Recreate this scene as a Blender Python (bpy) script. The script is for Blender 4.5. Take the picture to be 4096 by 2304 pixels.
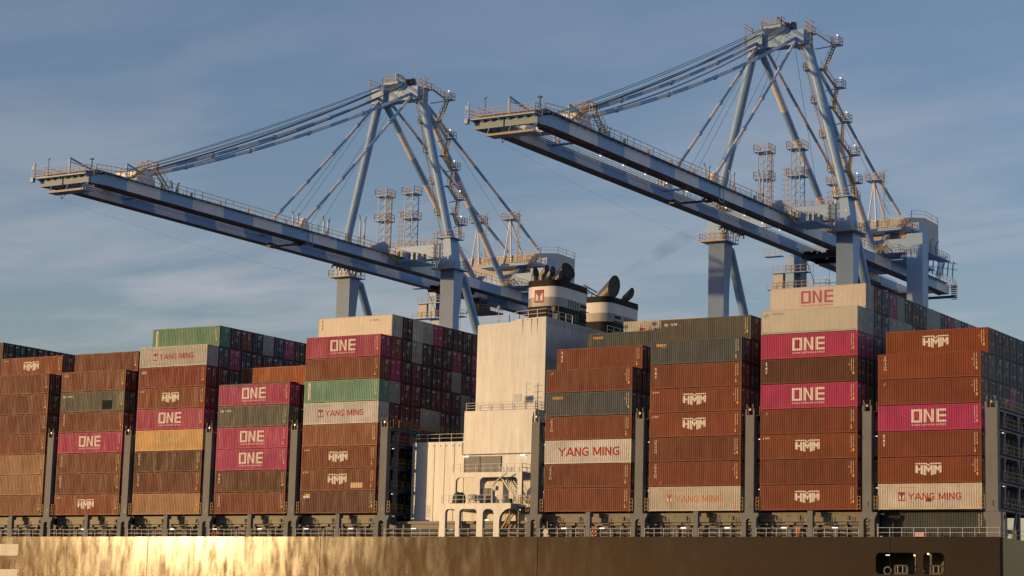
import bpy, bmesh, math, random
from mathutils import Vector, Matrix
from mathutils.geometry import tessellate_polygon
random.seed(7)
S = bpy.context.scene
for o in list(bpy.data.objects): bpy.data.objects.remove(o)
COL = S.collection

# ------------------------------------------------------------------ camera
YAW, PITCH, ROLL = 0.5523, 0.1595, 0.0272
CAM = Vector((217.264, -228.668, -14.76))
fw = Vector((-math.sin(YAW)*math.cos(PITCH), math.cos(YAW)*math.cos(PITCH), math.sin(PITCH)))
rt = Vector((math.cos(YAW), math.sin(YAW), 0)); up = rt.cross(fw)
rt, up = math.cos(ROLL)*rt+math.sin(ROLL)*up, -math.sin(ROLL)*rt+math.cos(ROLL)*up
cd = bpy.data.cameras.new('camera'); cam = bpy.data.objects.new('camera', cd); COL.objects.link(cam)
m = Matrix((rt, up, -fw)).transposed().to_4x4(); m.translation = CAM; cam.matrix_world = m
cd.sensor_width = 36; cd.lens = 75.08; cd.clip_start = 1; cd.clip_end = 20000
S.camera = cam
S.render.resolution_x = 1024; S.render.resolution_y = 576

# ------------------------------------------------------------------ light
SUN_AZ, SUN_EL = math.radians(40.0), math.radians(4.0)     # azimuth measured from -Y towards -X
sd = Vector((-math.sin(SUN_AZ)*math.cos(SUN_EL), -math.cos(SUN_AZ)*math.cos(SUN_EL), math.sin(SUN_EL)))
ld = bpy.data.lights.new('sun', 'SUN'); ld.energy = 1.9; ld.angle = math.radians(0.6); ld.color = (1.0, 0.64, 0.28)
lo = bpy.data.objects.new('sun', ld); COL.objects.link(lo)
lo.rotation_euler = sd.to_track_quat('Z', 'Y').to_euler(); lo.location = (0, -200, 200)
W = bpy.data.worlds.new('World'); S.world = W; W.use_nodes = True
nt = W.node_tree; nt.nodes.clear()
def N(nt, t, **k):
    n = nt.nodes.new(t)
    for a, b in k.items():
        if a.startswith('i_'): n.inputs[a[2:].replace('_', ' ')].default_value = b
        else: setattr(n, a, b)
    return n
out = N(nt, 'ShaderNodeOutputWorld'); bg = N(nt, 'ShaderNodeBackground'); bg.inputs['Strength'].default_value = 0.15
sky = N(nt, 'ShaderNodeTexSky', sky_type='NISHITA'); sky.sun_disc = False
sky.sun_elevation = SUN_EL; sky.sun_rotation = math.atan2(sd.x, sd.y)
sky.air_density = 1.0; sky.dust_density = 0.45; sky.ozone_density = 2.6; sky.altitude = 10
tc = N(nt, 'ShaderNodeTexCoord')
sep = N(nt, 'ShaderNodeSeparateXYZ'); nt.links.new(tc.outputs['Generated'], sep.inputs[0])
# cloud coordinates on a flat layer overhead: direction / height
ad = N(nt, 'ShaderNodeMath', operation='ADD'); ad.inputs[1].default_value = 0.10; nt.links.new(sep.outputs['Z'], ad.inputs[0])
dx = N(nt, 'ShaderNodeMath', operation='DIVIDE'); nt.links.new(sep.outputs['X'], dx.inputs[0]); nt.links.new(ad.outputs[0], dx.inputs[1])
dy = N(nt, 'ShaderNodeMath', operation='DIVIDE'); nt.links.new(sep.outputs['Y'], dy.inputs[0]); nt.links.new(ad.outputs[0], dy.inputs[1])
cmb = N(nt, 'ShaderNodeCombineXYZ'); nt.links.new(dx.outputs[0], cmb.inputs[0]); nt.links.new(dy.outputs[0], cmb.inputs[1])
mp = N(nt, 'ShaderNodeMapping'); mp.inputs['Rotation'].default_value = (0, 0, math.radians(-20)); mp.inputs['Scale'].default_value = (0.75, 1.4, 1)
nt.links.new(cmb.outputs[0], mp.inputs['Vector'])
n1 = N(nt, 'ShaderNodeTexNoise', i_Scale=1.5, i_Detail=6.0, i_Roughness=0.55, i_Distortion=0.7); nt.links.new(mp.outputs[0], n1.inputs['Vector'])
n2 = N(nt, 'ShaderNodeTexNoise', i_Scale=6.5, i_Detail=6.0, i_Roughness=0.6, i_Distortion=0.5); nt.links.new(mp.outputs[0], n2.inputs['Vector'])
mx0 = N(nt, 'ShaderNodeMath', operation='MULTIPLY_ADD'); mx0.inputs[1].default_value = 0.24; nt.links.new(n2.outputs['Fac'], mx0.inputs[0]); nt.links.new(n1.outputs['Fac'], mx0.inputs[2])
rmp = N(nt, 'ShaderNodeMapRange'); rmp.inputs['From Min'].default_value = 0.54; rmp.inputs['From Max'].default_value = 0.92; rmp.clamp = True
rmp.inputs['To Max'].default_value = 0.70
nt.links.new(mx0.outputs[0], rmp.inputs['Value'])
# clouds fade out with height, thicker low down
hr = N(nt, 'ShaderNodeMapRange'); hr.inputs['From Min'].default_value = 0.30; hr.inputs['From Max'].default_value = 0.14
hr.inputs['To Min'].default_value = 0.15; hr.inputs['To Max'].default_value = 1.0
nt.links.new(sep.outputs['Z'], hr.inputs['Value'])
mm = N(nt, 'ShaderNodeMath', operation='MULTIPLY'); nt.links.new(rmp.outputs[0], mm.inputs[0]); nt.links.new(hr.outputs[0], mm.inputs[1])
mix = N(nt, 'ShaderNodeMixRGB'); mix.inputs['Color2'].default_value = (2.6, 2.5, 2.65, 1)
tint = N(nt, 'ShaderNodeMixRGB', blend_type='MULTIPLY'); tint.inputs['Fac'].default_value = 1; tint.inputs['Color2'].default_value = (1.36, 1.05, 1.08, 1)
nt.links.new(sky.outputs[0], tint.inputs['Color1']); nt.links.new(mm.outputs[0], mix.inputs['Fac']); nt.links.new(tint.outputs[0], mix.inputs['Color1'])
nt.links.new(mix.outputs[0], bg.inputs['Color']); nt.links.new(bg.outputs[0], out.inputs[0])
S.view_settings.view_transform = 'Standard'; S.view_settings.look = 'None'; S.view_settings.gamma = 1
S.view_settings.exposure = 0.5
S.cycles.max_bounces = 5; S.cycles.diffuse_bounces = 3; S.cycles.glossy_bounces = 3; S.cycles.volume_bounces = 0

# ------------------------------------------------------------------ materials
def mat(name, color=(.5, .5, .5), rough=.5, spec=.5, metal=0, objcol=False, streak=0.0, sscale=(6, 6, .35), rust=0.0, var=0.0, vscale=.35,
        seams=None, bump=0.0, bscale=8, emis=None, rvar=0.0, rvscale=(1.5, 1.5, .25), dirt=(.10, .065, .04), lite=(.20, .12, .075), coat=0.0):
    M = bpy.data.materials.new(name); M.use_nodes = True; t = M.node_tree; L = t.links.new
    P = t.nodes['Principled BSDF']; P.inputs['Roughness'].default_value = rough; P.inputs['Specular IOR Level'].default_value = spec
    P.inputs['Metallic'].default_value = metal
    if coat: P.inputs['Coat Weight'].default_value = coat; P.inputs['Coat Roughness'].default_value = .25
    if emis:
        P.inputs['Emission Color'].default_value = (*emis[0], 1); P.inputs['Emission Strength'].default_value = emis[1]
    oi = N(t, 'ShaderNodeObjectInfo'); tcc = N(t, 'ShaderNodeTexCoord')
    if objcol: cur = oi.outputs['Color']
    else:
        rgb = N(t, 'ShaderNodeRGB'); rgb.outputs[0].default_value = (*color, 1); cur = rgb.outputs[0]
    off = N(t, 'ShaderNodeVectorMath', operation='SCALE'); off.inputs['Scale'].default_value = 57.0
    cx = N(t, 'ShaderNodeCombineXYZ'); L(oi.outputs['Random'], cx.inputs[0]); L(oi.outputs['Random'], cx.inputs[1]); L(cx.outputs[0], off.inputs[0])
    av = N(t, 'ShaderNodeVectorMath', operation='ADD'); L(tcc.outputs['Object'], av.inputs[0]); L(off.outputs[0], av.inputs[1]); base = av.outputs[0]
    def noise(scale3, detail=4, rough_=.6, s=1.0):
        mpp = N(t, 'ShaderNodeMapping'); mpp.inputs['Scale'].default_value = scale3; L(base, mpp.inputs['Vector'])
        nn = N(t, 'ShaderNodeTexNoise', i_Scale=s, i_Detail=float(detail), i_Roughness=rough_); L(mpp.outputs[0], nn.inputs['Vector']); return nn.outputs['Fac']
    def rng(v, a, b, c=0., d=1.):
        r = N(t, 'ShaderNodeMapRange'); r.inputs['From Min'].default_value = a; r.inputs['From Max'].default_value = b
        r.inputs['To Min'].default_value = c; r.inputs['To Max'].default_value = d; L(v, r.inputs['Value']); return r.outputs[0]
    def mixc(f, a, b, mode='MIX'):
        x = N(t, 'ShaderNodeMixRGB', blend_type=mode); L(f, x.inputs['Fac']); L(a, x.inputs['Color1'])
        if isinstance(b, tuple): x.inputs['Color2'].default_value = (*b, 1)
        else: L(b, x.inputs['Color2'])
        return x.outputs[0]
    if var:
        f = rng(noise((vscale,)*3, 5), .3, .7, 1-var, 1+var)
        v = N(t, 'ShaderNodeVectorMath', operation='SCALE'); L(cur, v.inputs[0]); L(f, v.inputs['Scale']); cur = v.outputs[0]
    if streak:
        f = rng(noise(sscale, 5, .65), .52, .80, 0, streak); cur = mixc(f, cur, dirt)
        f = rng(noise((sscale[0]*1.7, sscale[1]*1.7, sscale[2]), 4, .6), .56, .85, 0, streak*.6); cur = mixc(f, cur, lite)
    if rust:
        f = rng(noise((1.1, 1.1, .8), 6, .7), .62, .70, 0, rust); cur = mixc(f, cur, (.12, .045, .018))
    if seams:
        br = N(t, 'ShaderNodeTexBrick'); br.offset = .5; br.squash = 1
        mp2 = N(t, 'ShaderNodeMapping'); mp2.inputs['Rotation'].default_value = (math.radians(90), 0, 0); L(tcc.outputs['Object'], mp2.inputs['Vector'])
        L(mp2.outputs[0], br.inputs['Vector']); br.inputs['Scale'].default_value = 1; br.inputs['Mortar Size'].default_value = seams[2]
        br.inputs['Brick Width'].default_value = seams[0]; br.inputs['Row Height'].default_value = seams[1]; br.inputs['Mortar Smooth'].default_value = .3
        br.inputs['Color1'].default_value = (1, 1, 1, 1); br.inputs['Color2'].default_value = (seams[3],)*3+(1,); br.inputs['Mortar'].default_value = (seams[4],)*3+(1,)
        mc = N(t, 'ShaderNodeMixRGB', blend_type='MULTIPLY'); mc.inputs['Fac'].default_value = 1; L(cur, mc.inputs['Color1']); L(br.outputs['Color'], mc.inputs['Color2']); cur = mc.outputs[0]
    L(cur, P.inputs['Base Color'])
    if rvar:
        f = rng(noise(rvscale, 5, .65), .3, .7, rough-rvar, rough+rvar); L(f, P.inputs['Roughness'])
    if bump:
        bn = N(t, 'ShaderNodeBump'); bn.inputs['Strength'].default_value = bump; bn.inputs['Distance'].default_value = .05
        mpp = N(t, 'ShaderNodeMapping'); mpp.inputs['Scale'].default_value = (bscale,)*3 if not isinstance(bscale, tuple) else bscale
        L(base, mpp.inputs['Vector']); nn = N(t, 'ShaderNodeTexNoise', i_Scale=1.0, i_Detail=3.0); L(mpp.outputs[0], nn.inputs['Vector'])
        L(nn.outputs['Fac'], bn.inputs['Height']); L(bn.outputs[0], P.inputs['Normal'])
    return M
M = {}
M['cont'] = mat('container_paint', objcol=True, rough=.50, spec=.25, streak=.26, sscale=(5, 3, .30), rust=.6, var=.20, rvar=.09, bump=.06, bscale=(3, 3, .8))
M['reefer'] = mat('reefer_paint', objcol=True, rough=.45, streak=.35, sscale=(2.5, 2, .4), rust=.25, var=.08, seams=(.62, 9.0, .012, 1.0, .55), dirt=(.22, .17, .12))
M['logo_white'] = mat('logo_white', (.74, .70, .60), rough=.5, streak=.25, sscale=(5, 3, .3))
M['logo_red'] = mat('logo_red', (.44, .022, .02), rough=.55, spec=.25, streak=.12, sscale=(5, 3, .3))
M['logo_orange'] = mat('logo_faded_orange', (.60, .17, .06), rough=.5, streak=.35, sscale=(5, 3, .3))
M['logo_blue'] = mat('logo_blue', (.04, .08, .22), rough=.5)
M['logo_navy'] = mat('logo_navy', (.03, .04, .09), rough=.5)
M['logo_magenta'] = mat('logo_magenta', (.33, .02, .11), rough=.5)
M['logo_yellow'] = mat('logo_yellow', (.75, .38, .03), rough=.5)
M['logo_dim'] = mat('logo_faded_grey', (.55, .42, .26), rough=.5, streak=.3)
M['black'] = mat('black_paint', (.016, .015, .014), rough=.45)
M['rod'] = mat('galvanised_rod', (.30, .30, .30), rough=.4, metal=.6)
M['hull'] = mat('black_hull_paint', (.010, .009, .007), rough=.12, spec=.22, streak=.45, sscale=(1.4, 1.4, .16), dirt=(.022, .016, .009), lite=(.03, .022, .012), var=.4, vscale=.22, rvar=.048, rvscale=(.9, .9, .22),
                seams=(9.5, 2.7, .022, .82, 1.3), bump=.04, bscale=(.55, .55, .5))
M['white'] = mat('ship_white_paint', (.43, .475, .52), rough=.34, streak=.4, sscale=(1.4, 1.4, .12), dirt=(.27, .21, .15), var=.10, seams=(2.6, 4.2, .016, .96, .72), bump=.30, bscale=(1.1, 1.1, .16))
M['grey'] = mat('ship_grey_paint', (.165, .178, .185), spec=.25, rough=.55, streak=.35, sscale=(2, 2, .2), rust=.5, dirt=(.16, .08, .04), var=.1)
M['dgrey'] = mat('olive_grey_deck_paint', (.155, .15, .125), rough=.5, streak=.35, sscale=(2, 2, .4), rust=.4, var=.2)  # grey-olive paint of coaming and mooring deck
M['bgrey'] = mat('lashing_frame_grey_paint', (.15, .17, .19), rough=.5, streak=.2, var=.1)
M['deck'] = mat('green_brown_deck_paint', (.06, .045, .035), rough=.8, var=.2)
M['blue'] = mat('crane_blue_paint', (.25, .42, .66), rough=.42, streak=.16, sscale=(1.2, 1.2, .15), dirt=(.12, .12, .12), var=.07)
M['lightblue'] = mat('crane_pale_paint', (.78, .76, .78), rough=.42, streak=.2, sscale=(1.2, 1.2, .15), dirt=(.22, .18, .15), var=.06)
M['under'] = mat('dark_brown_underside_paint', (.13, .085, .07), rough=.6, streak=.3, var=.3)  # dark brown on the girder bottom faces
M['bluegrey'] = mat('crane_weathered_paint', (.20, .28, .32), rough=.5, streak=.3, sscale=(1.2, 1.2, .3))
M['yellow'] = mat('yellow_rail_paint', (.48, .29, .07), rough=.5, var=.15)
M['hazard'] = mat('hazard_yellow', (.62, .34, .03), rough=.5)
M['railwhite'] = mat('white_rail_paint', (.55, .55, .53), rough=.5)
M['mh'] = mat('machinery_house_sheet', (.50, .48, .46), rough=.5, streak=.12, var=.05)
M['dark'] = mat('dark_steel', (.035, .035, .04), rough=.5)
M['cable'] = mat('steel_cable', (.03, .03, .035), rough=.5)
M['soot'] = mat('soot_black_funnel', (.011, .010, .010), spec=.2, rough=.6, var=.3)
M['fwhite'] = mat('funnel_white', (.68, .67, .66), rough=.42, streak=.25, sscale=(1.5, 1.5, .2), dirt=(.2, .18, .16), var=.05)
M['fgrey'] = mat('funnel_grey', (.30, .295, .29), rough=.42, streak=.25, sscale=(1.5, 1.5, .2), dirt=(.12, .11, .1), var=.05)
M['pipe'] = mat('exhaust_steel', (.16, .145, .13), rough=.45, metal=.3, streak=.3, var=.2)
M['tarp'] = mat('green_tarp', (.012, .055, .028), rough=.6, bump=.5, bscale=4)
M['tarp2'] = mat('dark_tarpaulin', (.05, .05, .055), rough=.6, bump=.4, bscale=5)
M['orange'] = mat('lifebuoy_orange', (.70, .08, .02), rough=.5)
M['redbox'] = mat('red_box_paint', (.45, .04, .03), rough=.5)
M['glass'] = mat('cab_glass', (.02, .04, .04), rough=.08, spec=.8)
M['lamp'] = mat('lit_lamp', (.9, .9, .9), emis=((1.0, .93, .82), 1.2))
M['lampw'] = mat('lit_warm_lamp', (.9, .8, .6), emis=((1.0, .6, .2), 3.0))
M['concrete'] = mat('quay_concrete', (.32, .31, .29), rough=.85, var=.2, streak=.2)
M['water'] = mat('harbour_water', (.02, .035, .04), rough=.12, spec=.5, bump=.8, bscale=(.35, .5, .5))
M['sign'] = mat('cream_sign', (.68, .58, .46), rough=.5)
M['greenbox'] = mat('green_rope', (.03, .22, .07), rough=.7)
M['hullwhite'] = mat('hull_letter_white', (.52, .49, .44), rough=.45, streak=.35, sscale=(1.2, 1.2, .1), var=.1)

# ------------------------------------------------------------------ mesh builder
class MB:
    def __init__(s): s.v = []; s.f = []; s.mi = []; s.cur = 0
    def quad(s, a, b, c, d): s.poly([a, b, c, d])
    def poly(s, pts):
        n = len(s.v); s.v.extend([tuple(p) for p in pts]); s.f.append(tuple(range(n, n+len(pts)))); s.mi.append(s.cur)
    def mesh(s, vs, fs):
        n = len(s.v); s.v.extend([tuple(p) for p in vs]); s.f.extend([tuple(n+i for i in f) for f in fs]); s.mi.extend([s.cur]*len(fs))
    def box(s, x0, x1, y0, y1, z0, z1):
        x0, x1 = sorted((x0, x1)); y0, y1 = sorted((y0, y1)); z0, z1 = sorted((z0, z1))
        s.mesh([(x0,y0,z0),(x1,y0,z0),(x1,y1,z0),(x0,y1,z0),(x0,y0,z1),(x1,y0,z1),(x1,y1,z1),(x0,y1,z1)],
               [(0,3,2,1),(4,5,6,7),(0,1,5,4),(1,2,6,5),(2,3,7,6),(3,0,4,7)])
    def bar(s, p, q, w=.06, h=None, upv=(0, 0, 1)):
        p = Vector(p); q = Vector(q); h = h or w; d = (q-p)
        if d.length < 1e-6: return
        d.normalize(); u = Vector(upv)
        if abs(d.dot(u)) > .99: u = Vector((1, 0, 0))
        a = d.cross(u).normalized()*w/2; b = a.cross(d).normalized()*h/2
        s.mesh([p-a-b, p+a-b, p+a+b, p-a+b, q-a-b, q+a-b, q+a+b, q-a+b], [(0,3,2,1),(4,5,6,7),(0,1,5,4),(1,2,6,5),(2,3,7,6),(3,0,4,7)])
    def tube(s, pts, r, n=8, caps=True):
        pts = [Vector(p) for p in pts]; rr = r if isinstance(r, (list, tuple)) else [r]*len(pts)
        base = len(s.v); pu = None
        for i, p in enumerate(pts):
            d = (pts[min(i+1, len(pts)-1)]-pts[max(i-1, 0)]).normalized()
            u = pu or (Vector((0, 0, 1)) if abs(d.z) < .95 else Vector((1, 0, 0)))
            a = d.cross(u).normalized(); b = a.cross(d).normalized(); pu = b
            for k in range(n):
                t = 2*math.pi*k/n; s.v.append(tuple(p+(a*math.cos(t)+b*math.sin(t))*rr[i]))
        for i in range(len(pts)-1):
            for k in range(n):
                k2 = (k+1) % n
                s.f.append((base+i*n+k, base+i*n+k2, base+(i+1)*n+k2, base+(i+1)*n+k)); s.mi.append(s.cur)
        if caps:
            s.f.append(tuple(base+k for k in range(n))[::-1]); s.f.append(tuple(base+(len(pts)-1)*n+k for k in range(n))); s.mi += [s.cur]*2
    def prism(s, pts2, axis, a, b):
        """pts2 in the plane perpendicular to axis (x: (y,z), y: (x,z), z: (x,y))"""
        def P(p, t): return {'x': (t, p[0], p[1]), 'y': (p[0], t, p[1]), 'z': (p[0], p[1], t)}[axis]
        n = len(pts2); vs = [P(p, a) for p in pts2]+[P(p, b) for p in pts2]
        s.mesh(vs, [tuple(range(n)), tuple(range(n, 2*n))[::-1]]+[(i, (i+1) % n+0, n+(i+1) % n, n+i) for i in range(n)])
    def sheet(s, outer, holes, axis, a, b=None):
        """flat sheet with holes; with b: a plate from a to b"""
        def P(p, t): return Vector({'x': (t, p[0], p[1]), 'y': (p[0], t, p[1]), 'z': (p[0], p[1], t)}[axis])
        loops = [outer]+holes; flat = [p for l in loops for p in l]
        tris = tessellate_polygon([[Vector((p[0], p[1], 0)) for p in l] for l in loops])
        for t in ([a] if b is None else [a, b]):
            s.mesh([P(p, t) for p in flat], [tuple(x) for x in tris])
        if b is not None:
            for l in loops:
                for i in range(len(l)):
                    p, q = l[i], l[(i+1) % len(l)]; s.quad(P(p, a), P(q, a), P(q, b), P(p, b))
    def rail(s, pts, h=1.05, t=.055, step=1.6, mids=1, close=False):
        pts = [Vector(p) for p in pts]
        if close: pts.append(pts[0])
        for p, q in zip(pts, pts[1:]):
            L = (q-p).length; n = max(1, round(L/step))
            for k in range(n+1):
                c = p.lerp(q, k/n); s.bar(c, c+Vector((0, 0, h)), t)
            for j in range(mids+1):
                z = Vector((0, 0, h*(j+1)/(mids+1))); s.bar(p+z, q+z, t*.85)
    def make(s, name, mats, weld=False):
        me = bpy.data.meshes.new(name); me.from_pydata(s.v, [], s.f)
        for mm_ in (mats if isinstance(mats, (list, tuple)) else [mats]): me.materials.append(mm_)
        me.polygons.foreach_set('material_index', s.mi)
        bm = bmesh.new(); bm.from_mesh(me)
        if weld: bmesh.ops.remove_doubles(bm, verts=bm.verts, dist=1e-4)
        bmesh.ops.recalc_face_normals(bm, faces=bm.faces); bm.to_mesh(me); bm.free(); me.update()
        return me
def smooth(me, ang=40):
    me.polygons.foreach_set('use_smooth', [True]*len(me.polygons))
    bm = bmesh.new(); bm.from_mesh(me)
    for e in bm.edges:
        if len(e.link_faces) != 2 or e.calc_face_angle(0) > math.radians(ang): e.smooth = False
    bm.to_mesh(me); bm.free(); return me
def link(name, data, parent=None, loc=(0, 0, 0)):
    o = bpy.data.objects.new(name, data); COL.objects.link(o); o.location = loc
    if parent is not None: o.parent = parent
    return o
def thing(name, label, cat, loc, group=None):
    o = link(name, None, None, loc); o.empty_display_size = .5
    o['label'] = label; o['category'] = cat
    if group: o['group'] = group
    return o
def wpart(name, mb, mats, root, parent=None, sm=None, label=None):
    """mesh given in world coordinates, stored relative to the thing's base"""
    me = mb.make(name, mats, bool(sm)); me.transform(Matrix.Translation(-Vector(root['_o'])))
    if sm: smooth(me, sm)
    o = link(name, me, parent or root)
    if label: o['label'] = label
    return o
def rrect(x0, x1, z0, z1, r, n=5):
    pts = []
    rs = r if isinstance(r, (list, tuple)) else (r,)*4
    for (cx, cz, a0, q) in ((x1-rs[0], z0+rs[0], -90, rs[0]), (x1-rs[1], z1-rs[1], 0, rs[1]), (x0+rs[2], z1-rs[2], 90, rs[2]), (x0+rs[3], z0+rs[3], 180, rs[3])):
        if q <= 0: pts.append((cx, cz)); continue
        for k in range(n+1):
            a = math.radians(a0+90*k/n); pts.append((cx+q*math.cos(a), cz+q*math.sin(a)))
    return pts
# lettering -----------------------------------------------------------
def text_mesh(txt, size=1.0, bold=0.0, spacing=1.0, line=1.0, align='LEFT', shear=0.0):
    c = bpy.data.curves.new('txt', 'FONT'); c.body = txt; c.size = size; c.offset = bold; c.space_character = spacing; c.space_line = line
    c.align_x = align; c.shear = shear; c.resolution_u = 2; c.fill_mode = 'FRONT'
    o = bpy.data.objects.new('txt', c); COL.objects.link(o)
    dg = bpy.context.evaluated_depsgraph_get(); me = bpy.data.meshes.new_from_object(o.evaluated_get(dg))
    bpy.data.objects.remove(o)
    vs = [v.co.copy() for v in me.vertices]; fs = [tuple(p.vertices) for p in me.polygons]
    return vs, fs
def put_text(mb, txt, x, z, height, width=None, **k):
    """left edge x, base z, cap height; y = 0"""
    vs, fs = text_mesh(txt, 1.0, **k)
    if not vs: return
    x0 = min(v.x for v in vs); x1 = max(v.x for v in vs); y0 = min(v.y for v in vs); y1 = max(v.y for v in vs)
    sz = height/(y1-y0); sx = sz if width is None else width/(x1-x0)
    mb.mesh([(x+(v.x-x0)*sx, 0, z+(v.y-y0)*sz) for v in vs], fs)
def put_poly(mb, pts, x, z, s):
    """y-down pixel outline placed with its origin at x,z"""
    q = [Vector((p[0], p[1], 0)) for p in pts]
    mb.mesh([(x+p[0]*s, 0, z-p[1]*s) for p in pts], [tuple(t) for t in tessellate_polygon([q])])
STROKE = {'Y': (.9, [((0, 1), (.45, .48)), ((.9, 1), (.45, .48)), ((.45, .52), (.45, 0))]), 'A': (.95, [((0, 0), (.475, 1)), ((.95, 0), (.475, 1)), ((.2, .3), (.75, .3))]),
          'N': (.8, [((.08, 0), (.08, 1)), ((.72, 0), (.72, 1)), ((.08, .97), (.72, .03))]), 'M': (1.05, [((.08, 0), (.08, 1)), ((.97, 0), (.97, 1)), ((.1, .97), (.525, .12)), ((.95, .97), (.525, .12))]),
          'I': (.2, [((.1, 0), (.1, 1))]), 'G': (.85, [((.82, .84), (.60, .94)), ((.60, .94), (.42, .94)), ((.42, .94), (.20, .82)), ((.20, .82), (.10, .58)), ((.10, .60), (.10, .40)), ((.10, .42), (.20, .18)), ((.20, .18), (.42, .06)), ((.42, .06), (.62, .06)), ((.62, .06), (.80, .12)), ((.78, .08), (.78, .50)), ((.50, .47), (.84, .47))]), ' ': (.32, [])}
def stroke_text(mb, txt, x, z, h, w, t=.17):
    tot = sum(STROKE[c][0]+.16 for c in txt)-.16; sx = w/tot; cx_ = 0; j = 0
    for c in txt:
        for a, b in STROKE[c][1]:
            a = Vector((cx_+a[0], a[1])); b = Vector((cx_+b[0], b[1])); d = (b-a); n_ = Vector((-d.y, d.x)).normalized()
            if abs(d.x) > .05 and abs(d.y) > .3: n_ = Vector((1, 0)); k = t*.56
            elif abs(d.x) <= .05: n_ = Vector((1, 0)); k = t/2
            else: k = t/2; a -= d.normalized()*.03; b += d.normalized()*.03
            j += 1; y = -.00008*(j % 7)
            q = [a-n_*k, b-n_*k, b+n_*k, a+n_*k]; mb.mesh([(x+p.x*sx, y, z+min(1, max(0, p.y))*h) for p in q], [(0, 1, 2, 3)])
        cx_ += STROKE[c][0]+.16
PITCH_C = .278; X_IN = .17; LEN = 12.192; HC = 2.896; WID = 2.438; PH = 2.956; RP = 2.49; BAYP = 14.681; X5 = 81.773
NPER = int((LEN-2*X_IN)/PITCH_C); PCH = (LEN-2*X_IN)/NPER
def breaks():
    b = []
    for k in range(NPER):
        x = X_IN+k*PCH; b += [(x, .012), (x+.32*PCH, .012), (x+.5*PCH, .056), (x+.82*PCH, .056)]
    b.append((LEN-X_IN, .012)); return b
BR = breaks()
def prof(x):
    if x <= X_IN or x >= LEN-X_IN: return .012
    f = ((x-X_IN) % PCH)/PCH
    if f < .32: return .012
    if f < .5: return .012+.044*(f-.32)/.18
    if f < .82: return .056
    return .056-.044*(f-.82)/.18
def conform(mb, name, mats, flat=False):
    me = bpy.data.meshes.new(name); me.from_pydata(mb.v, [], mb.f)
    for mm_ in mats: me.materials.append(mm_)
    me.polygons.foreach_set('material_index', mb.mi)
    bm = bmesh.new(); bm.from_mesh(me)
    if not flat:
        xs = [v.co.x for v in bm.verts]; a, b = min(xs), max(xs)
        for x, _ in BR:
            if a < x < b:
                bmesh.ops.bisect_plane(bm, geom=bm.verts[:]+bm.edges[:]+bm.faces[:], plane_co=(x, 0, 0), plane_no=(1, 0, 0), dist=1e-5)
        for v in bm.verts: v.co.y += prof(v.co.x)-.007
    else:
        for v in bm.verts: v.co.y += .004
    bmesh.ops.recalc_face_normals(bm, faces=bm.faces)
    for f in bm.faces:
        if f.normal.y > 0: f.normal_flip()
    bm.to_mesh(me); bm.free(); return me

# ------------------------------------------------------------------ containers
COLR = {'wt': (.36, .19, .095), 'br': (0.167, 0.037, 0.015), 'bo': (0.215, 0.049, 0.016), 'tn': (0.240, 0.085, 0.035), 'dk': (0.091, 0.024, 0.012), 'or': (0.293, 0.071, 0.016), 'rd': (0.230, 0.016, 0.013), 'mg': (0.420, 0.030, 0.125),
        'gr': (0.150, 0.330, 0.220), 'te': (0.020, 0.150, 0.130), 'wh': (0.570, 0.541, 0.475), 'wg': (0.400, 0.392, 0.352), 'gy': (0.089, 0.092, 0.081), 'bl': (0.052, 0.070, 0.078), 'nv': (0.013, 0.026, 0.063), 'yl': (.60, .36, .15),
        'rb': (0.126, 0.016, 0.016), 'cr': (0.589, 0.551, 0.475), 'db': (0.056, 0.021, 0.019)}  # db, wg: brown and white darkened to carry the shade on container ends
CNAME = {'wt': 'pale weathered tan', 'br': 'reddish brown', 'bo': 'orange brown', 'tn': 'sun-bleached brown', 'dk': 'dark brown', 'or': 'orange', 'rd': 'red', 'mg': 'magenta', 'gr': 'green', 'te': 'teal green',
         'wh': 'white', 'wg': 'off-white', 'gy': 'dark grey', 'bl': 'slate blue', 'nv': 'navy blue', 'yl': 'faded yellow-tan', 'rb': 'maroon', 'cr': 'cream', 'db': 'shade-darkened brown'}
_meshes = {}
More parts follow.
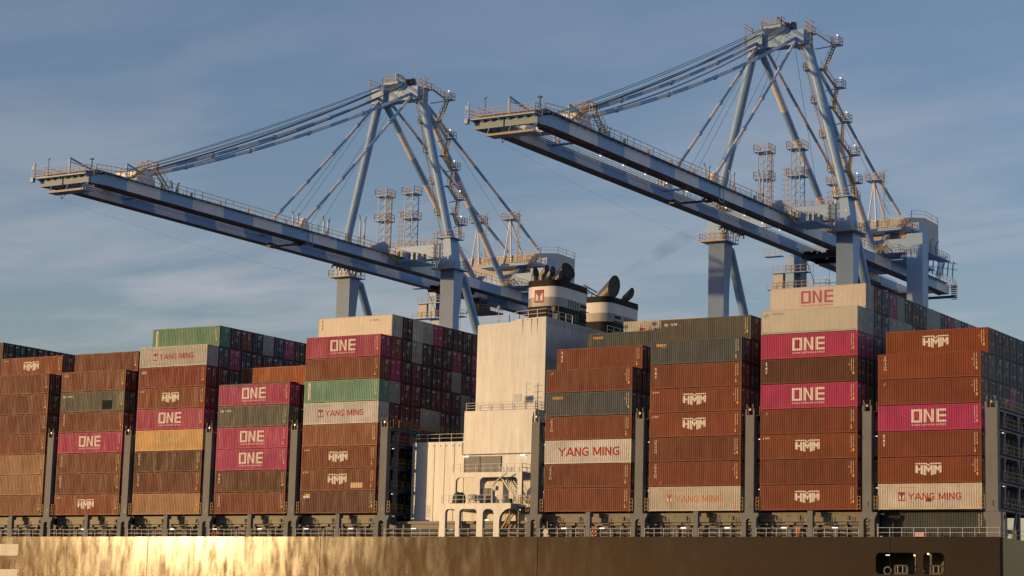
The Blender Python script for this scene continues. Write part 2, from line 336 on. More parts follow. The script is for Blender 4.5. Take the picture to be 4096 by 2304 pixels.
def base_meshes():
    # corrugated body: both long sides, corrugated front end, roof and floor
    b = MB()
    for side in (0, 1):
        pts = [(x, (y if side == 0 else WID-y)) for x, y in BR]
        for (xa, ya), (xb, yb) in zip(pts, pts[1:]): b.quad((xa, ya, .15), (xb, yb, .15), (xb, yb, HC-.11), (xa, ya, HC-.11))
    n = 8
    for k in range(n*2):
        ya = .15+(WID-.3)*k/(n*2); yb = .15+(WID-.3)*(k+1)/(n*2); xa = .03 if k % 2 else .07; xb = .07 if k % 2 else .03
        b.quad((xa, ya, .15), (xb, yb, .15), (xb, yb, HC-.1), (xa, ya, HC-.1))
    b.quad((.1, .05, HC-.03), (LEN-.05, .05, HC-.03), (LEN-.05, WID-.05, HC-.03), (.1, WID-.05, HC-.03))
    b.quad((.1, .05, .12), (LEN-.05, .05, .12), (LEN-.05, WID-.05, .12), (.1, WID-.05, .12))
    _meshes['body'] = b.make('container_body', [M['cont']])
    b = MB()      # flat insulated body
    for y in (.008, WID-.008): b.quad((.1, y, .18), (LEN-.1, y, .18), (LEN-.1, y, HC-.1), (.1, y, HC-.1))
    b.quad((.05, .1, .15), (.05, WID-.1, .15), (.05, WID-.1, HC-.1), (.05, .1, HC-.1))
    b.quad((.1, .05, HC-.03), (LEN-.05, .05, HC-.03), (LEN-.05, WID-.05, HC-.03), (.1, WID-.05, HC-.03))
    b.quad((.1, .05, .12), (LEN-.05, .05, .12), (LEN-.05, WID-.05, .12), (.1, WID-.05, .12))
    _meshes['rbody'] = b.make('reefer_body', [M['reefer']])
    b = MB()      # frame: posts, rails, corner castings
    for x in (0, LEN-.15):
        for y in (0, WID-.13):
            b.box(x+.002, x+.148, y+.002, y+.128, .11, HC-.11)
    for y in (0, WID-.07):
        b.box(.15, LEN-.15, y+.004, y+.066, 0.01, .15); b.box(.15, LEN-.15, y+.004, y+.066, HC-.12, HC-.01)
    for x in (0, LEN-.1):
        b.box(x+.004, x+.096, .13, WID-.13, 0.01, .15); b.box(x+.004, x+.096, .13, WID-.13, HC-.12, HC-.01)
    for x in (0, LEN-.178):
        for y in (0, WID-.162):
            for z in (0, HC-.118): b.box(x-(.003 if x == 0 else -.003), x+.178+(.003 if x else -.003), y-.003, y+.165, z, z+.118)
    for x in (.05, LEN-.15):      # twist locks under the corners
        for y in (.04, WID-.14): b.box(x, x+.1, y, y+.1, -.058, -.002)
    _meshes['frame'] = b.make('container_frame', [M['cont']])
    b = MB()      # one door leaf seen on the +X end, local y 0..1.06
    w = (WID-.30)/2
    b.box(LEN-.075, LEN-.03, 0, w, .16, HC-.13)
    for k in range(4):
        z = .32+k*.63; b.box(LEN-.032, LEN-.016, .08, w-.08, z, z+.42)
    for k in range(4): b.box(LEN-.03, LEN+.0, -.02, .05, .35+k*.68, .47+k*.68)
    _meshes['door'] = b.make('container_door', [M['cont']])
    b = MB()
    for yy in (.28, .72):
        b.tube([(LEN+.012, yy, .14), (LEN+.012, yy, HC-.12)], .022, 6)
        for z in (.2, .95, 1.9, 2.6): b.box(LEN-.014, LEN+.03, yy-.06, yy+.06, z, z+.07)
        b.bar((LEN+.025, yy, 1.15), (LEN+.025, yy+.34, 1.12), .035)
    _meshes['rod'] = b.make('lock_rod', [M['rod']])
    b = MB()      # small painted number blocks and stickers on the door end
    rr = random.Random(3)
    for r in range(3): b.box(LEN+.001, LEN+.004, 1.28, 1.28+[.85, .62, .5][r], 2.45-.22*r, 2.55-.22*r)
    for r in range(6): b.box(LEN+.001, LEN+.004, 1.30, 1.30+rr.uniform(.15, .32), 1.55-.12*r, 1.60-.12*r)
    _meshes['dmark0'] = b.make('identification_marks', [M['logo_white']])
    b = MB(); b.box(LEN+.001, LEN+.004, .25, .75, 2.35, 2.55)
    for r in range(8): b.box(LEN+.001, LEN+.004, 1.45, 1.45+rr.uniform(.2, .5), 2.5-.13*r, 2.56-.13*r)
    _meshes['dmark1'] = b.make('identification_marks', [M['logo_white']])
    b = MB(); b.box(LEN+.001, LEN+.004, 1.35, 2.0, 2.5, 2.58); b.box(LEN+.001, LEN+.004, 1.5, 1.85, 1.0, 1.3)
    for r in range(4): b.box(LEN+.001, LEN+.004, .35, .35+rr.uniform(.1, .3), 1.3-.12*r, 1.35-.12*r)
    _meshes['dmark2'] = b.make('identification_marks', [M['logo_white']])
    b = MB(); b.box(LEN+.001, LEN+.004, .33, .62, .62, .92); _meshes['dstick'] = b.make('warning_sticker', [M['logo_yellow']])
    b = MB()      # "ONE"-sized block on the door of the magenta boxes
    t = MB(); put_text(t, 'ONE', 0, 0, .28, .62, bold=.02)
    b.mesh([(LEN+.004, .20+x, 2.25+z) for x, y, z in t.v], t.f); _meshes['dlogo'] = b.make('lettering', [M['logo_white']])
    for i, (dxx, yw) in enumerate(((0, 1), (1, 0), (0, 0))):      # marks near the right end of the long side
        b = MB(); x = LEN-.82
        def Q(x0, x1, z0, z1): b.quad((x0, 0, z0), (x1, 0, z0), (x1, 0, z1), (x0, 0, z1))
        for r in range(12): Q(x, x+.085, 2.62-.125*r-.075, 2.62-.125*r)
        for r in range(5): Q(x+.27, x+.345, 2.62-.12*r-.07, 2.62-.12*r)
        for r in range(2): Q(x+.26, x+.36, 1.62-.2*r-.12, 1.62-.2*r)
        b2 = MB(); xx = x-.27 if dxx else x-.02; zz = 1.9 if dxx else .78
        b2.poly([(xx-.04, 0, zz), (xx+.16, 0, zz), (xx+.06, 0, zz+.19)])
        if yw: b2.quad((x-.04, 0, .42), (x+.15, 0, .42), (x+.15, 0, .68), (x-.04, 0, .68))
        else: b2.quad((x+.18, 0, .80), (x+.42, 0, .80), (x+.42, 0, 1.12), (x+.18, 0, 1.12))
        b2.quad((x+.25, 0, 1.75), (x+.36, 0, 1.75), (x+.36, 0, 1.93), (x+.25, 0, 1.93))
        _meshes['code%d' % i] = conform(b, 'identification_marks', [M['logo_white']]); _meshes['stick%d' % i] = conform(b2, 'warning_sticker', [M['logo_yellow']])
base_meshes()
def hmm(mb, x, z, s):
    bl = lambda q: 118+q*37/140 if q <= 170 else 155-(q-200)*37/135
    put_poly(mb, [(0, 2), (147, 2), (168, 26), (190, 2), (335, 2), (335, 17), (197, 17), (168, 44), (140, 17), (0, 17)], x, z, s)
    for a, b in ((0, 35), (67, 97), (105, 140), (200, 235), (240, 268), (305, 335)): put_poly(mb, [(a, 30), (b, 30), (b, bl(b)), (a, bl(a))], x, z, s)
    put_poly(mb, [(35, 66), (67, 66), (67, 90), (35, 90)], x, z, s)
    put_poly(mb, [(140, 30), (170, 70), (200, 30), (200, 78), (170, 118), (140, 78)], x, z, s)
    put_poly(mb, [(268, 30), (287, 60), (305, 30), (305, 74), (287, 104), (268, 74)], x, z, s)
def one(mb, x, z, w, h):
    def R(a, b, c, d): mb.mesh([(x+a*w, 0, z+c*h), (x+b*w, 0, z+c*h), (x+b*w, 0, z+d*h), (x+a*w, 0, z+d*h)], [(0, 1, 2, 3)])
    R(0, .075, 0, 1); R(.235, .31, 0, 1); R(.075, .235, 0, .15); R(.075, .235, .85, 1)
    R(.36, .435, 0, 1); R(.575, .65, 0, 1)
    mb.mesh([(x+.435*w, 0, z+h), (x+.435*w, 0, z+.72*h), (x+.575*w, 0, z), (x+.575*w, 0, z+.28*h)], [(0, 1, 2, 3)])
    R(.725, .80, 0, 1); R(.80, 1, 0, .16); R(.80, 1, .42, .58); R(.80, 1, .84, 1)
def ymark(mb, x, z, w, h):
    """red square, white M, blue Y: material slots 0 red, 1 white, 2 blue"""
    def P(pts, mi, dy):
        mb.cur = mi; q = [Vector((p[0], p[1], 0)) for p in pts]
        mb.mesh([(x+p[0]*w, dy, z+(1-p[1])*h) for p in pts], [tuple(t) for t in tessellate_polygon([q])])
    P([(0, 0), (1, 0), (1, 1), (0, 1)], 0, 0)
    P([(.12, .22), (.5, .62), (.88, .22), (.88, .88), (.74, .88), (.74, .66), (.64, .88), (.36, .88), (.26, .66), (.26, .88), (.12, .88)], 1, -.0015)
    P([(.18, .12), (.34, .12), (.5, .36), (.66, .12), (.82, .12), (.60, .48), (.60, .86), (.40, .86), (.40, .48)], 2, -.003)
_logos = {}
def logo_parts(kind):
    if kind in _logos: return _logos[kind]
    L = []; flat = kind.endswith('_flat')
    def add(nm, mb, *mats): L.append((nm, conform(mb, nm, [M[k] for k in mats], flat)))
    if kind == 'one' or kind == 'one_flat':
        mb = MB(); one(mb, 4.0, .90, 4.1, 1.5); put_text(mb, 'OCEAN NETWORK EXPRESS', 4.0, .52, .20, 4.1, bold=.012)
        add('lettering', mb, 'logo_magenta' if flat else 'logo_white')
    elif kind.startswith('hmm'):
        mb = MB(); hmm(mb, 4.45, 2.25, .0092); add('emblem', mb, 'logo_white')
        if kind == 'hmmk':
            mb = MB(); put_text(mb, 'KOBC', .62, 2.40, .2, .62, bold=.02); put_poly(mb, [(0, 20), (14, 0), (12, 10), (22, 2), (14, 20), (22, 22), (8, 26)], .30, 2.62, .009); add('lettering', mb, 'logo_white')
    elif kind in ('ym', 'ymo'):
        c = 'logo_red' if kind == 'ym' else 'logo_orange'
        mb = MB(); ymark(mb, 2.4, .95, .85, 1.0); add('emblem', mb, c, 'logo_white', 'logo_blue')
        mb = MB(); stroke_text(mb, 'YANG MING', 3.6, 1.05, .80, 6.2); put_text(mb, 'www.yangming.com', 2.4, 2.38, .13, 2.4); add('lettering', mb, c)
    elif kind == 'ymbig':
        mb = MB(); stroke_text(mb, 'YANG MING', 2.0, .92, 1.08, 8.5, .19); add('lettering', mb, 'logo_red')
    elif kind == 'triton':
        mb = MB()
        for k, c in enumerate('TRITON'): put_text(mb, c, .72 if c != 'I' else .83, 2.40-.275*k, .225, .33 if c != 'I' else .09, bold=.01)
        add('lettering', mb, 'logo_white')
    elif kind in ('tex', 'tex_flat'):
        mb = MB()
        for k, (c, h) in enumerate((('t', .46), ('e', .34), ('x', .34))): put_text(mb, c, .58, 2.15-.45*k-(0 if k else -.02), h, .30, bold=.02)
        if flat:
            put_text(mb, 'NYK', 9.1, 2.12, .24, .95, bold=.03, shear=.25); put_text(mb, 'LINE', 10.1, 2.12, .07, .3)
            add('lettering', mb, 'logo_navy')
            mb = MB()
            for q in (0, .14): mb.quad((8.5, 0, 2.14+q), (8.9, 0, 2.10+q), (8.9, 0, 2.16+q), (8.5, 0, 2.20+q))
            add('emblem', mb, 'logo_red')
        else: add('lettering', mb, 'logo_white')
    elif kind == 'seaco':
        mb = MB(); put_text(mb, 'seaco', .95, 2.12, .34, 1.5, bold=.02); add('lettering', mb, 'logo_yellow')
    elif kind == 'seaco2':
        mb = MB(); put_text(mb, 'seaco', .75, 2.16, .34, 1.35, bold=.035); add('lettering', mb, 'logo_yellow')
        mb = MB(); put_text(mb, 'an HNA', .85, 1.95, .1, .55); add('sub_lettering', mb, 'logo_red')
        mb = MB(); put_text(mb, 'company', 1.45, 1.95, .1, .55); add('sub_lettering', mb, 'logo_white')
    elif kind == 'florens':
        mb = MB(); mb.quad((.65, 0, 2.20), (.98, 0, 2.20), (.98, 0, 2.58), (.65, 0, 2.58)); mb.cur = 1
        mb.mesh([(.72, -.002, 2.25), (.78, -.002, 2.25), (.84, -.002, 2.38), (.94, -.002, 2.40), (.94, -.002, 2.44), (.84, -.002, 2.43), (.86, -.002, 2.50), (.95, -.002, 2.50), (.95, -.002, 2.55), (.80, -.002, 2.54)],
                [tuple(t) for t in tessellate_polygon([[Vector(p) for p in [(.72, 2.25, 0), (.78, 2.25, 0), (.84, 2.38, 0), (.94, 2.40, 0), (.94, 2.44, 0), (.84, 2.43, 0), (.86, 2.50, 0), (.95, 2.50, 0), (.95, 2.55, 0), (.80, 2.54, 0)]]])])
        add('emblem', mb, 'logo_navy', 'logo_yellow')
    elif kind == 'cai':
        mb = MB(); put_text(mb, 'CAI', .5, 2.05, .42, .85, bold=.045, shear=.2); add('lettering', mb, 'logo_white')
    elif kind == 'gold':
        mb = MB(); put_text(mb, 'Gold', .5, 2.2, .28, .75, bold=.01); add('lettering', mb, 'logo_white')
        mb2 = MB()
        for a in range(15, 105, 15):
            a0, a1 = math.radians(a), math.radians(a+15)
            mb2.quad(*[(.62+.40*r*math.cos(t), 0, 2.3+.36*r*math.sin(t)) for r, t in ((.9, a0), (1, a0), (1, a1), (.9, a1))])
        add('emblem', mb2, 'logo_yellow')
    elif kind == 'nyk':
        mb = MB(); put_text(mb, 'NYK', 1.35, 2.12, .27, 1.0, bold=.03, shear=.25); put_text(mb, 'LINE', 2.42, 2.12, .08, .35); add('lettering', mb, 'logo_white')
        mb = MB()
        for q in (0, .11, .22): mb.quad((.45, 0, 2.12+q), (1.0, 0, 2.08+q), (1.0, 0, 2.14+q), (.45, 0, 2.18+q))
        add('emblem', mb, 'logo_white')
    elif kind == 'dongfang':
        mb = MB(); mb.quad((.62, 0, .35), (1.0, 0, .35), (1.0, 0, 2.62), (.62, 0, 2.62)); add('name_panel', mb, 'logo_white')
        mb = MB()
        for k, c in enumerate('DONGFANG'): put_text(mb, c, .70, 2.05-.235*k, .17, .22, bold=.02)
        mb.v = [(a, b-.003, c) for a, b, c in mb.v]; add('lettering', mb, 'black')
    elif kind == 'kline':
        mb = MB(); put_text(mb, 'K', 3.85, 1.05, .95, .95, bold=.03); put_text(mb, 'LINE', 5.2, 1.1, .62, 2.9, bold=.025); put_poly(mb, [(0, 0), (10, 0), (4, 22)], 4.9, 2.0, .012); add('lettering', mb, 'logo_dim')
    elif kind == 'cronos_flat':
        mb = MB(); put_text(mb, 'CRONOS', 1.35, 2.28, .22, 1.55, bold=.01)
        for cx_, cz_, r0 in ((.62, 2.2, .20), (.85, 2.36, .14), (.98, 2.12, .12), (.42, 2.12, .12)):
            for a in range(0, 300, 30):
                a0, a1 = math.radians(a), math.radians(a+30); mb.quad(*[(cx_+r0*r*math.cos(t), 0, cz_+r0*r*math.sin(t)) for r, t in ((.62, a0), (1, a0), (1, a1), (.62, a1))])
        add('lettering', mb, 'logo_blue')
    elif kind == 'label1':
        mb = MB(); mb.quad((.5, 0, 2.05), (1.6, 0, 2.05), (1.6, 0, 2.35), (.5, 0, 2.35)); add('paper_label', mb, 'logo_white')
        mb = MB(); mb.quad((.85, 0, 2.36), (1.6, 0, 2.36), (1.6, 0, 2.6), (.85, 0, 2.6)); add('paper_label', mb, 'logo_yellow')
    _logos[kind] = L; return L
def patch_parts(kind):
    mb = MB()
    if kind == 'darkpatch': mb.quad((8.0, 0, .25), (9.9, 0, .25), (9.9, 0, 1.55), (8.0, 0, 1.55)); return ('repair_patch', conform(mb, 'repair_patch', [mat('dark_patch_paint', (.012, .02, .016), rough=.7, spec=.2)]), (.05, .06, .045))
    if kind == 'darkend': mb.quad((.19, 0, .16), (1.75, 0, .16), (1.75, 0, HC-.12), (.19, 0, HC-.12)); return ('dark_end_panel', conform(mb, 'dark_end_panel', [mat('dark_end_paint', (.07, .025, .02), rough=.5)]), None)
    if kind == 'rustpatch': mb.quad((5.7, 0, .85), (6.35, 0, .85), (6.35, 0, 1.3), (5.7, 0, 1.3)); return ('rusty_patch', conform(mb, 'rusty_patch', [mat('rusty_patch_paint', (.16, .05, .02), rough=.8, var=.4, vscale=6)]), None)
    if kind == 'redpatch': mb.quad((1.4, 0, .2), (1.8, 0, .2), (1.8, 0, .6), (1.4, 0, .6)); return ('repair_patch', conform(mb, 'repair_patch', [mat('red_patch_paint', (.28, .03, .02), rough=.5)]), None)
    if kind == 'palepatch': mb.quad((8.2, 0, .35), (10.1, 0, .35), (10.1, 0, 1.05), (8.2, 0, 1.05)); return ('repair_patch', conform(mb, 'repair_patch', [mat('pale_patch_paint', (.42, .26, .10), rough=.4)]), None)
def bx0(i): return (i-1)*BAYP if i < 5 else X5+(i-5)*BAYP
ORD = ['bottom', 'second', 'third', 'fourth', 'fifth', 'sixth', 'seventh', 'eighth', 'ninth']
BAY = {-1: 'cut-off bay at far left edge', 0: 'fifth bay left of the white tower', 1: 'fourth bay left of the white tower', 2: 'third bay left of the white tower',
       3: 'second bay left of the white tower', 4: 'first bay left of the white tower', 5: 'first bay right of the white tower', 6: 'second bay right of the white tower',
       7: 'third bay right of the white tower', 8: 'last bay at the stern'}
ROWN = ['front', 'second', 'third', 'fourth', 'fifth', 'sixth', 'seventh', 'eighth', 'ninth', 'tenth', 'eleventh', 'twelfth', 'thirteenth', 'fourteenth', 'fifteenth', 'sixteenth', 'seventeenth', 'eighteenth', 'nineteenth', 'twentieth']
DESC = {'one': 'with big pale block capitals', 'hmm': 'with white winged emblem', 'hmmk': 'with white winged emblem', 'ym': 'with red lettering and square emblem', 'ymo': 'with faded orange lettering',
        'ymbig': 'with wide red lettering', 'triton': 'with white letters running down', 'tex': 'with small serif letters', 'seaco': 'with yellow lettering', 'seaco2': 'with yellow lettering',
        'florens': 'with tiny square emblem', 'cai': 'with white italic capitals', 'gold': 'with small round badge', 'nyk': 'with striped badge', 'dongfang': 'with white name strip', 'kline': 'with faint grey lettering',
        'cronos_flat': 'with blue swirl badge', 'one_flat': 'with magenta capitals', 'tex_flat': 'with small black lettering', 'label1': 'with paper labels', None: ''}
crng = random.Random(11)
def container(i, r, l, col, logo=None, kind='dry', extra=None, loc=None, label=None, jit=True):
    p = loc or (bx0(i), r*RP, l*PH)
    if label is None:
        if r == 0: label = '%s container %s, %s tier, front row, %s' % (CNAME[col], DESC.get(logo, ''), ORD[l], BAY[i])
        else: label = '%s container %s, %s tier, %s row back, %s' % (CNAME[col], DESC.get(logo, '') if logo else 'end', ORD[l], ROWN[r], BAY[i])
        label = label.replace('  ', ' ').replace(' ,', ',')
        w = label.split()
        if len(w) > 16:
            label = label.replace('with big pale block capitals', 'with block capitals').replace('with white winged emblem', 'with winged emblem').replace('with red lettering and square emblem', 'with red lettering').replace('with white letters running down', 'with vertical letters').replace('cut-off bay at far left edge', 'cut-off bay far left')
            label = label.replace(' of the white tower', ' of white tower').replace(' the stern', ' stern').replace('container end', 'container').replace(' row back', ' row')
            w = label.split()
            if len(w) > 16: label = ' '.join(w).replace('with small serif letters', 'with letters').replace('with ', '')
    root = thing('shipping_container', label, 'container', p, 'containers stacked on the ship')
    c = Vector(COLR[col])
    if jit: k = crng.uniform(.82, 1.12); c = Vector((c[0]*k*crng.uniform(.96, 1.04), c[1]*k, c[2]*k*crng.uniform(.9, 1.1)))
    c4 = (c[0], c[1], c[2], 1)
    o = link('body', _meshes['rbody' if kind == 'reefer' else 'body'], root); o.color = c4
    o = link('frame', _meshes['frame'], root); o.color = c4
    for k, (yy, sc) in enumerate(((.15, 1), (WID-.15, -1))):
        d = link('door', _meshes['door'], root, (0, yy, 0)); d.scale = (1, sc, 1); d.color = c4
        e = link('lock_rod', _meshes['rod'], d)
    link('door_marks', _meshes['dmark%d' % crng.randrange(3)], root)
    if crng.random() < .6: link('door_sticker', _meshes['dstick'], root)
    if col == 'mg': link('door_lettering', _meshes['dlogo'], root)
    if r < 2 or logo:
        v = crng.randrange(3)
        link('identification_marks', _meshes['code%d' % v], root); link('warning_sticker', _meshes['stick%d' % v], root)
    if logo:
        for nm, me in logo_parts(logo): link(nm, me, root)
    if extra == 'tarp':
        mb = MB(); pts = []
        for k in range(17): x = .1+12*k/16; pts.append((x, .02, HC-.02+.10+(.03 if k % 2 else 0)))
        for a, b in zip(pts, pts[1:]):
            mb.quad((a[0], -.03, HC-.12), (b[0], -.03, HC-.12), b, a); mb.quad(a, b, (b[0], 1.2, b[2]+.12), (a[0], 1.2, a[2]+.12)); mb.quad((a[0], 1.2, a[2]+.12), (b[0], 1.2, b[2]+.12), (b[0], WID, b[2]), (a[0], WID, a[2]))
        link('tarpaulin_roof', mb.make('tarpaulin_roof', [M['tarp2']]), root)
        mb = MB()
        for k in range(60): mb.bar((.15+k*.2, -.04, HC-.10), (.25+k*.2, -.04, HC-.04), .03)
        link('lacing_rope', mb.make('lacing_rope', [M['logo_white']]), root)
    elif extra:
        nm, me, _ = patch_parts(extra); link(nm, me, root)
    return root
FRONT = {
 0: [('tn', None, None), ('wt', None, None), ('wt', None, None), ('br', None, None), ('br', None, None), ('br', None, None), ('br', None, None)],
 1: [('bo', 'hmmk', None), ('br', 'triton', None), ('br', 'triton', None), ('mg', 'one', None), ('br', 'triton', None), ('gy', 'nyk', 'darkpatch'), ('br', 'gold', None)],
 2: [('wt', None, None), ('br', 'triton', None), ('dk', 'triton', None), ('yl', 'kline', None), ('mg', 'one', None), ('bo', 'hmmk', None), ('rd', 'cai', None), ('wh', 'ym', None)],
 3: [('br', 'triton', None), ('dk', 'tex', None), ('mg', 'one', None), ('mg', 'one', None), ('gy', 'nyk', None), ('mg', 'one', 'tarp')],
 4: [('dk', 'label1', None), ('bo', 'hmmk', 'palepatch'), ('bo', 'hmmk', None), ('tn', None, None), ('wh', 'ym', None), ('gr', 'dongfang', None), ('bo', None, None), ('mg', 'one', None)],
 5: [('br', None, None), ('br', 'triton', None), ('wh', 'ymbig', None), ('br', 'triton', None), ('bl', 'seaco', None), ('br', 'florens', None)],
 6: [('wh', 'ymo', None), ('br', 'triton', 'redpatch'), ('br', 'triton', None), ('bo', 'hmmk', None), ('bo', 'hmmk', None), ('br', 'tex', None), ('bl', 'seaco2', None)],
 7: [('bo', 'hmm', None), ('br', None, None), ('bo', 'hmmk', None), ('br', 'florens', None), ('mg', 'one', None), ('dk', 'tex', None), ('mg', 'one', None), ('wg', 'cronos_flat', None)],
 8: [('wh', 'ym', 'rustpatch'), ('bo', 'hmm', None), ('br', 'tex', None), ('mg', 'one', None), ('br', 'florens', None), ('bo', 'triton', None)],
}
for i, lst in FRONT.items():
    for l, (c, lg, ex) in enumerate(lst): container(i, 0, l, c, lg, 'reefer' if (lg or '').endswith('_flat') else 'dry', ex)
# second and further rows: (bay,row) -> {level: colour}; other levels fall back to a dark mix
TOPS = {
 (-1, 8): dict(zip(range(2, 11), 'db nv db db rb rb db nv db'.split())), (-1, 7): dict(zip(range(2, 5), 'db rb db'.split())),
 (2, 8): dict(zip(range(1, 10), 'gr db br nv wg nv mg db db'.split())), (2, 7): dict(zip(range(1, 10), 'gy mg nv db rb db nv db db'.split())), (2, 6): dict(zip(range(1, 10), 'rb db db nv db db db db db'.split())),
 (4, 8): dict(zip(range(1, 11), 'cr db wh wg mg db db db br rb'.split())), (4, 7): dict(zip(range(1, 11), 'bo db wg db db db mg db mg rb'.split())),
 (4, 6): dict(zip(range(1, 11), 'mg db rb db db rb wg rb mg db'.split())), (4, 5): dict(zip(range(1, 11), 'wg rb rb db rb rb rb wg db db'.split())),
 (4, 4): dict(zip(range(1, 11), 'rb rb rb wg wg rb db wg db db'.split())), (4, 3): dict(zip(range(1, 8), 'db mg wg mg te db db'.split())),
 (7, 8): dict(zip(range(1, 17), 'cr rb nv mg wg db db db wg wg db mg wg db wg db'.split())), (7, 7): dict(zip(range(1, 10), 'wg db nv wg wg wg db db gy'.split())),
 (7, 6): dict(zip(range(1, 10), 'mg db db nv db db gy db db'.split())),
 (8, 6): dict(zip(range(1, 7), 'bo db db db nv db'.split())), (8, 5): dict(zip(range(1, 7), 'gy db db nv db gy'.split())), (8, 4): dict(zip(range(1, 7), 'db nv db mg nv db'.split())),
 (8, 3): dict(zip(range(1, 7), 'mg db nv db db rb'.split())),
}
SPECIAL = {(0, 1, 7): ('bo', 'hmmk', 'dry', None), (1, 1, 7): ('br', None, 'dry', None), (2, 1, 8): ('gr', 'dongfang', 'dry', None), (3, 2, 6): ('or', 'triton', 'dry', 'darkend'), (4, 1, 8): ('cr', 'tex_flat', 'reefer', None),
           (5, 1, 6): ('br', 'tex', 'dry', None), (5, 4, 7): ('bl', 'seaco', 'dry', None), (5, 8, 8): ('wh', 'ym', 'dry', None), (6, 1, 7): ('gy', 'nyk', 'dry', None), (7, 1, 8): ('cr', 'one_flat', 'reefer', None),
           (8, 1, 6): ('bo', 'hmm', 'dry', None)}
cells = set()
for i, n in ((0, 8), (1, 8), (2, 9), (3, 6), (4, 9), (5, 7), (6, 8), (7, 9), (8, 7)):
    for l in range(n): cells.add((i, 1, l))
for (i, l), d in TOPS.items():
    for r in d: cells.add((i, r, l))
cells |= {(6, r, l) for r in (2, 3) for l in (4, 5, 6, 7)}|{(6, 4, 6), (6, 4, 7)}
cells -= {(8, 7, 0), (8, 7, 1)}
cells |= {(3, 2, 6), (3, 2, 5), (5, 2, 6), (5, 3, 6), (5, 4, 7), (5, 5, 7), (5, 6, 7), (5, 7, 7), (5, 8, 8), (5, 9, 8), (6, 2, 7), (7, 2, 5)}
for r in (2, 3, 4, 5): cells |= {(8, r, l) for l in range(3)}
cells |= {(8, 6, 0), (8, 6, 1)}|{(7, 2, l) for l in range(5)}|{(7, 3, l) for l in (3, 4, 5)}|{(7, 4, 4), (7, 4, 5)}
for r in (2, 3): cells |= {(4, r, l) for l in range(3)}
mixr = random.Random(5)
for (i, r, l) in sorted(cells):
    if (i, r, l) in SPECIAL:
        c, lg, kd, ex = SPECIAL[(i, r, l)]; container(i, r, l, c, lg, kd, ex)
    else:
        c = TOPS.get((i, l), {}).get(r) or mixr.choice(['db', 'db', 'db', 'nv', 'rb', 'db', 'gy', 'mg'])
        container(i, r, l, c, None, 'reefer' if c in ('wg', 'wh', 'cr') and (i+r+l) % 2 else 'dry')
container(8, 0, 0, 'bl', 'seaco2', loc=(bx0(8)-.45, 2.49, -2.98), label='slate blue container with yellow lettering, shaded at deck level behind the stern railing')

# ------------------------------------------------------------------ the ship
DK = -3.13; HY = -.35; WL = -17.4
ship = thing('container_ship', 'dark-hulled container ship with white engine casing and twin funnels', 'ship', (60, 25, WL)); ship['_o'] = (60, 25, WL)
# hull
mb = MB()
holes = [rrect(125.71, 130.46, -7.26, -4.85, .55), rrect(131.32, 133.71, -7.26, -4.85, .5)]
mb.sheet([(-75, WL-2), (140.1, WL-2), (140.1, DK), (-75, DK)], [h[::-1] for h in holes], 'y', HY, HY+.04)
mb.quad((140.1, HY, WL-2), (140.35, HY+.35, WL-2), (140.35, HY+.35, DK), (140.1, HY, DK))
mb.quad((140.35, HY+.35, WL-2), (140.35, 50.5, WL-2), (140.35, 50.5, DK), (140.35, HY+.35, DK))
mb.quad((-75, 50.8, WL-2), (140.35, 50.8, WL-2), (140.35, 50.8, DK), (-75, 50.8, DK))
mb.quad((-75, HY, WL-2), (-75, 50.8, WL-2), (-75, 50.8, DK), (-75, HY, DK))
mb.box(-75, 140.2, HY-.03, HY+.10, DK-.005, DK+.05)
for x in (18.3, 48.0, 81.3, 127.4): mb.tube([(x, HY-.01, DK), (x, HY-.01, WL)], .035, 6)
hull = wpart('hull', mb, [M['hull']], ship)
for (x0, x1) in ((125.71, 130.46), (131.32, 133.71)):
    mb = MB(); pts = rrect(x0-.06, x1+.06, -7.32, -4.79, .6); inner = rrect(x0, x1, -7.26, -4.85, .55 if x0 < 130 else .5)
    mb.sheet(pts, [inner[::-1]], 'y', HY-.05, HY+.02); wpart('opening_rim', mb, [M['hull']], ship, hull)
mb = MB()      # big white hull letters, cut by the left edge of the view
mb.box(-15.5, -6.2, HY-.012, HY-.004, -5.81, -4.16); mb.box(-15.5, -6.05, HY-.012, HY-.004, -9.6, -7.78); mb.box(-15.5, -14.0, HY-.012, HY-.004, -13, -4.16)
wpart('painted_hull_letter', mb, [M['hullwhite']], ship, hull)
# decks
mb = MB(); mb.box(-75, 124.9, HY+.1, 50.7, DK-.12, DK-.01); mb.box(124.9, 140.2, HY+.1, 50.7, DK-.12, DK-.01); wpart('main_deck', mb, [M['deck']], ship)
mb = MB()      # mooring deck behind the openings
mb.box(122, 140, HY+.05, 12, -7.6, -7.4); mb.box(121.9, 122, HY+.05, 12, -7.4, DK-.15); mb.box(122, 140, 6.0, 6.2, -7.4, DK-.15); mb.box(129.6, 129.9, 1.6, 3.2, -7.4, DK-.15)
moor = wpart('mooring_deck', mb, [M['dgrey']], ship)
for cx_ in (128.55, 132.75):
    mb = MB(); mb.box(cx_-.85, cx_+.85, -.05, .9, -7.4, -7.05); mb.box(cx_-.85, cx_-.62, .0, .7, -7.05, -6.25); mb.box(cx_+.55, cx_+.85, .0, .7, -7.05, -6.25); mb.box(cx_-.85, cx_+.85, .0, .7, -6.35, -6.2)
    f = wpart('roller_fairlead', mb, [M['black']], ship, moor)
    for dx_ in (-.38, .22): 
        mb = MB(); mb.tube([(cx_+dx_, .12, -7.05), (cx_+dx_, .12, -6.35)], .13, 10); wpart('fairlead_roller', mb, [M['pipe']], ship, moor, sm=40)
mb = MB(); mb.tube([(126.95+.42*math.cos(a), .1, -6.85+.42*math.sin(a)) for a in [math.radians(x) for x in range(0, 361, 24)]], .1, 8, caps=False); wpart('chock_ring', mb, [M['grey']], ship, moor, sm=60)
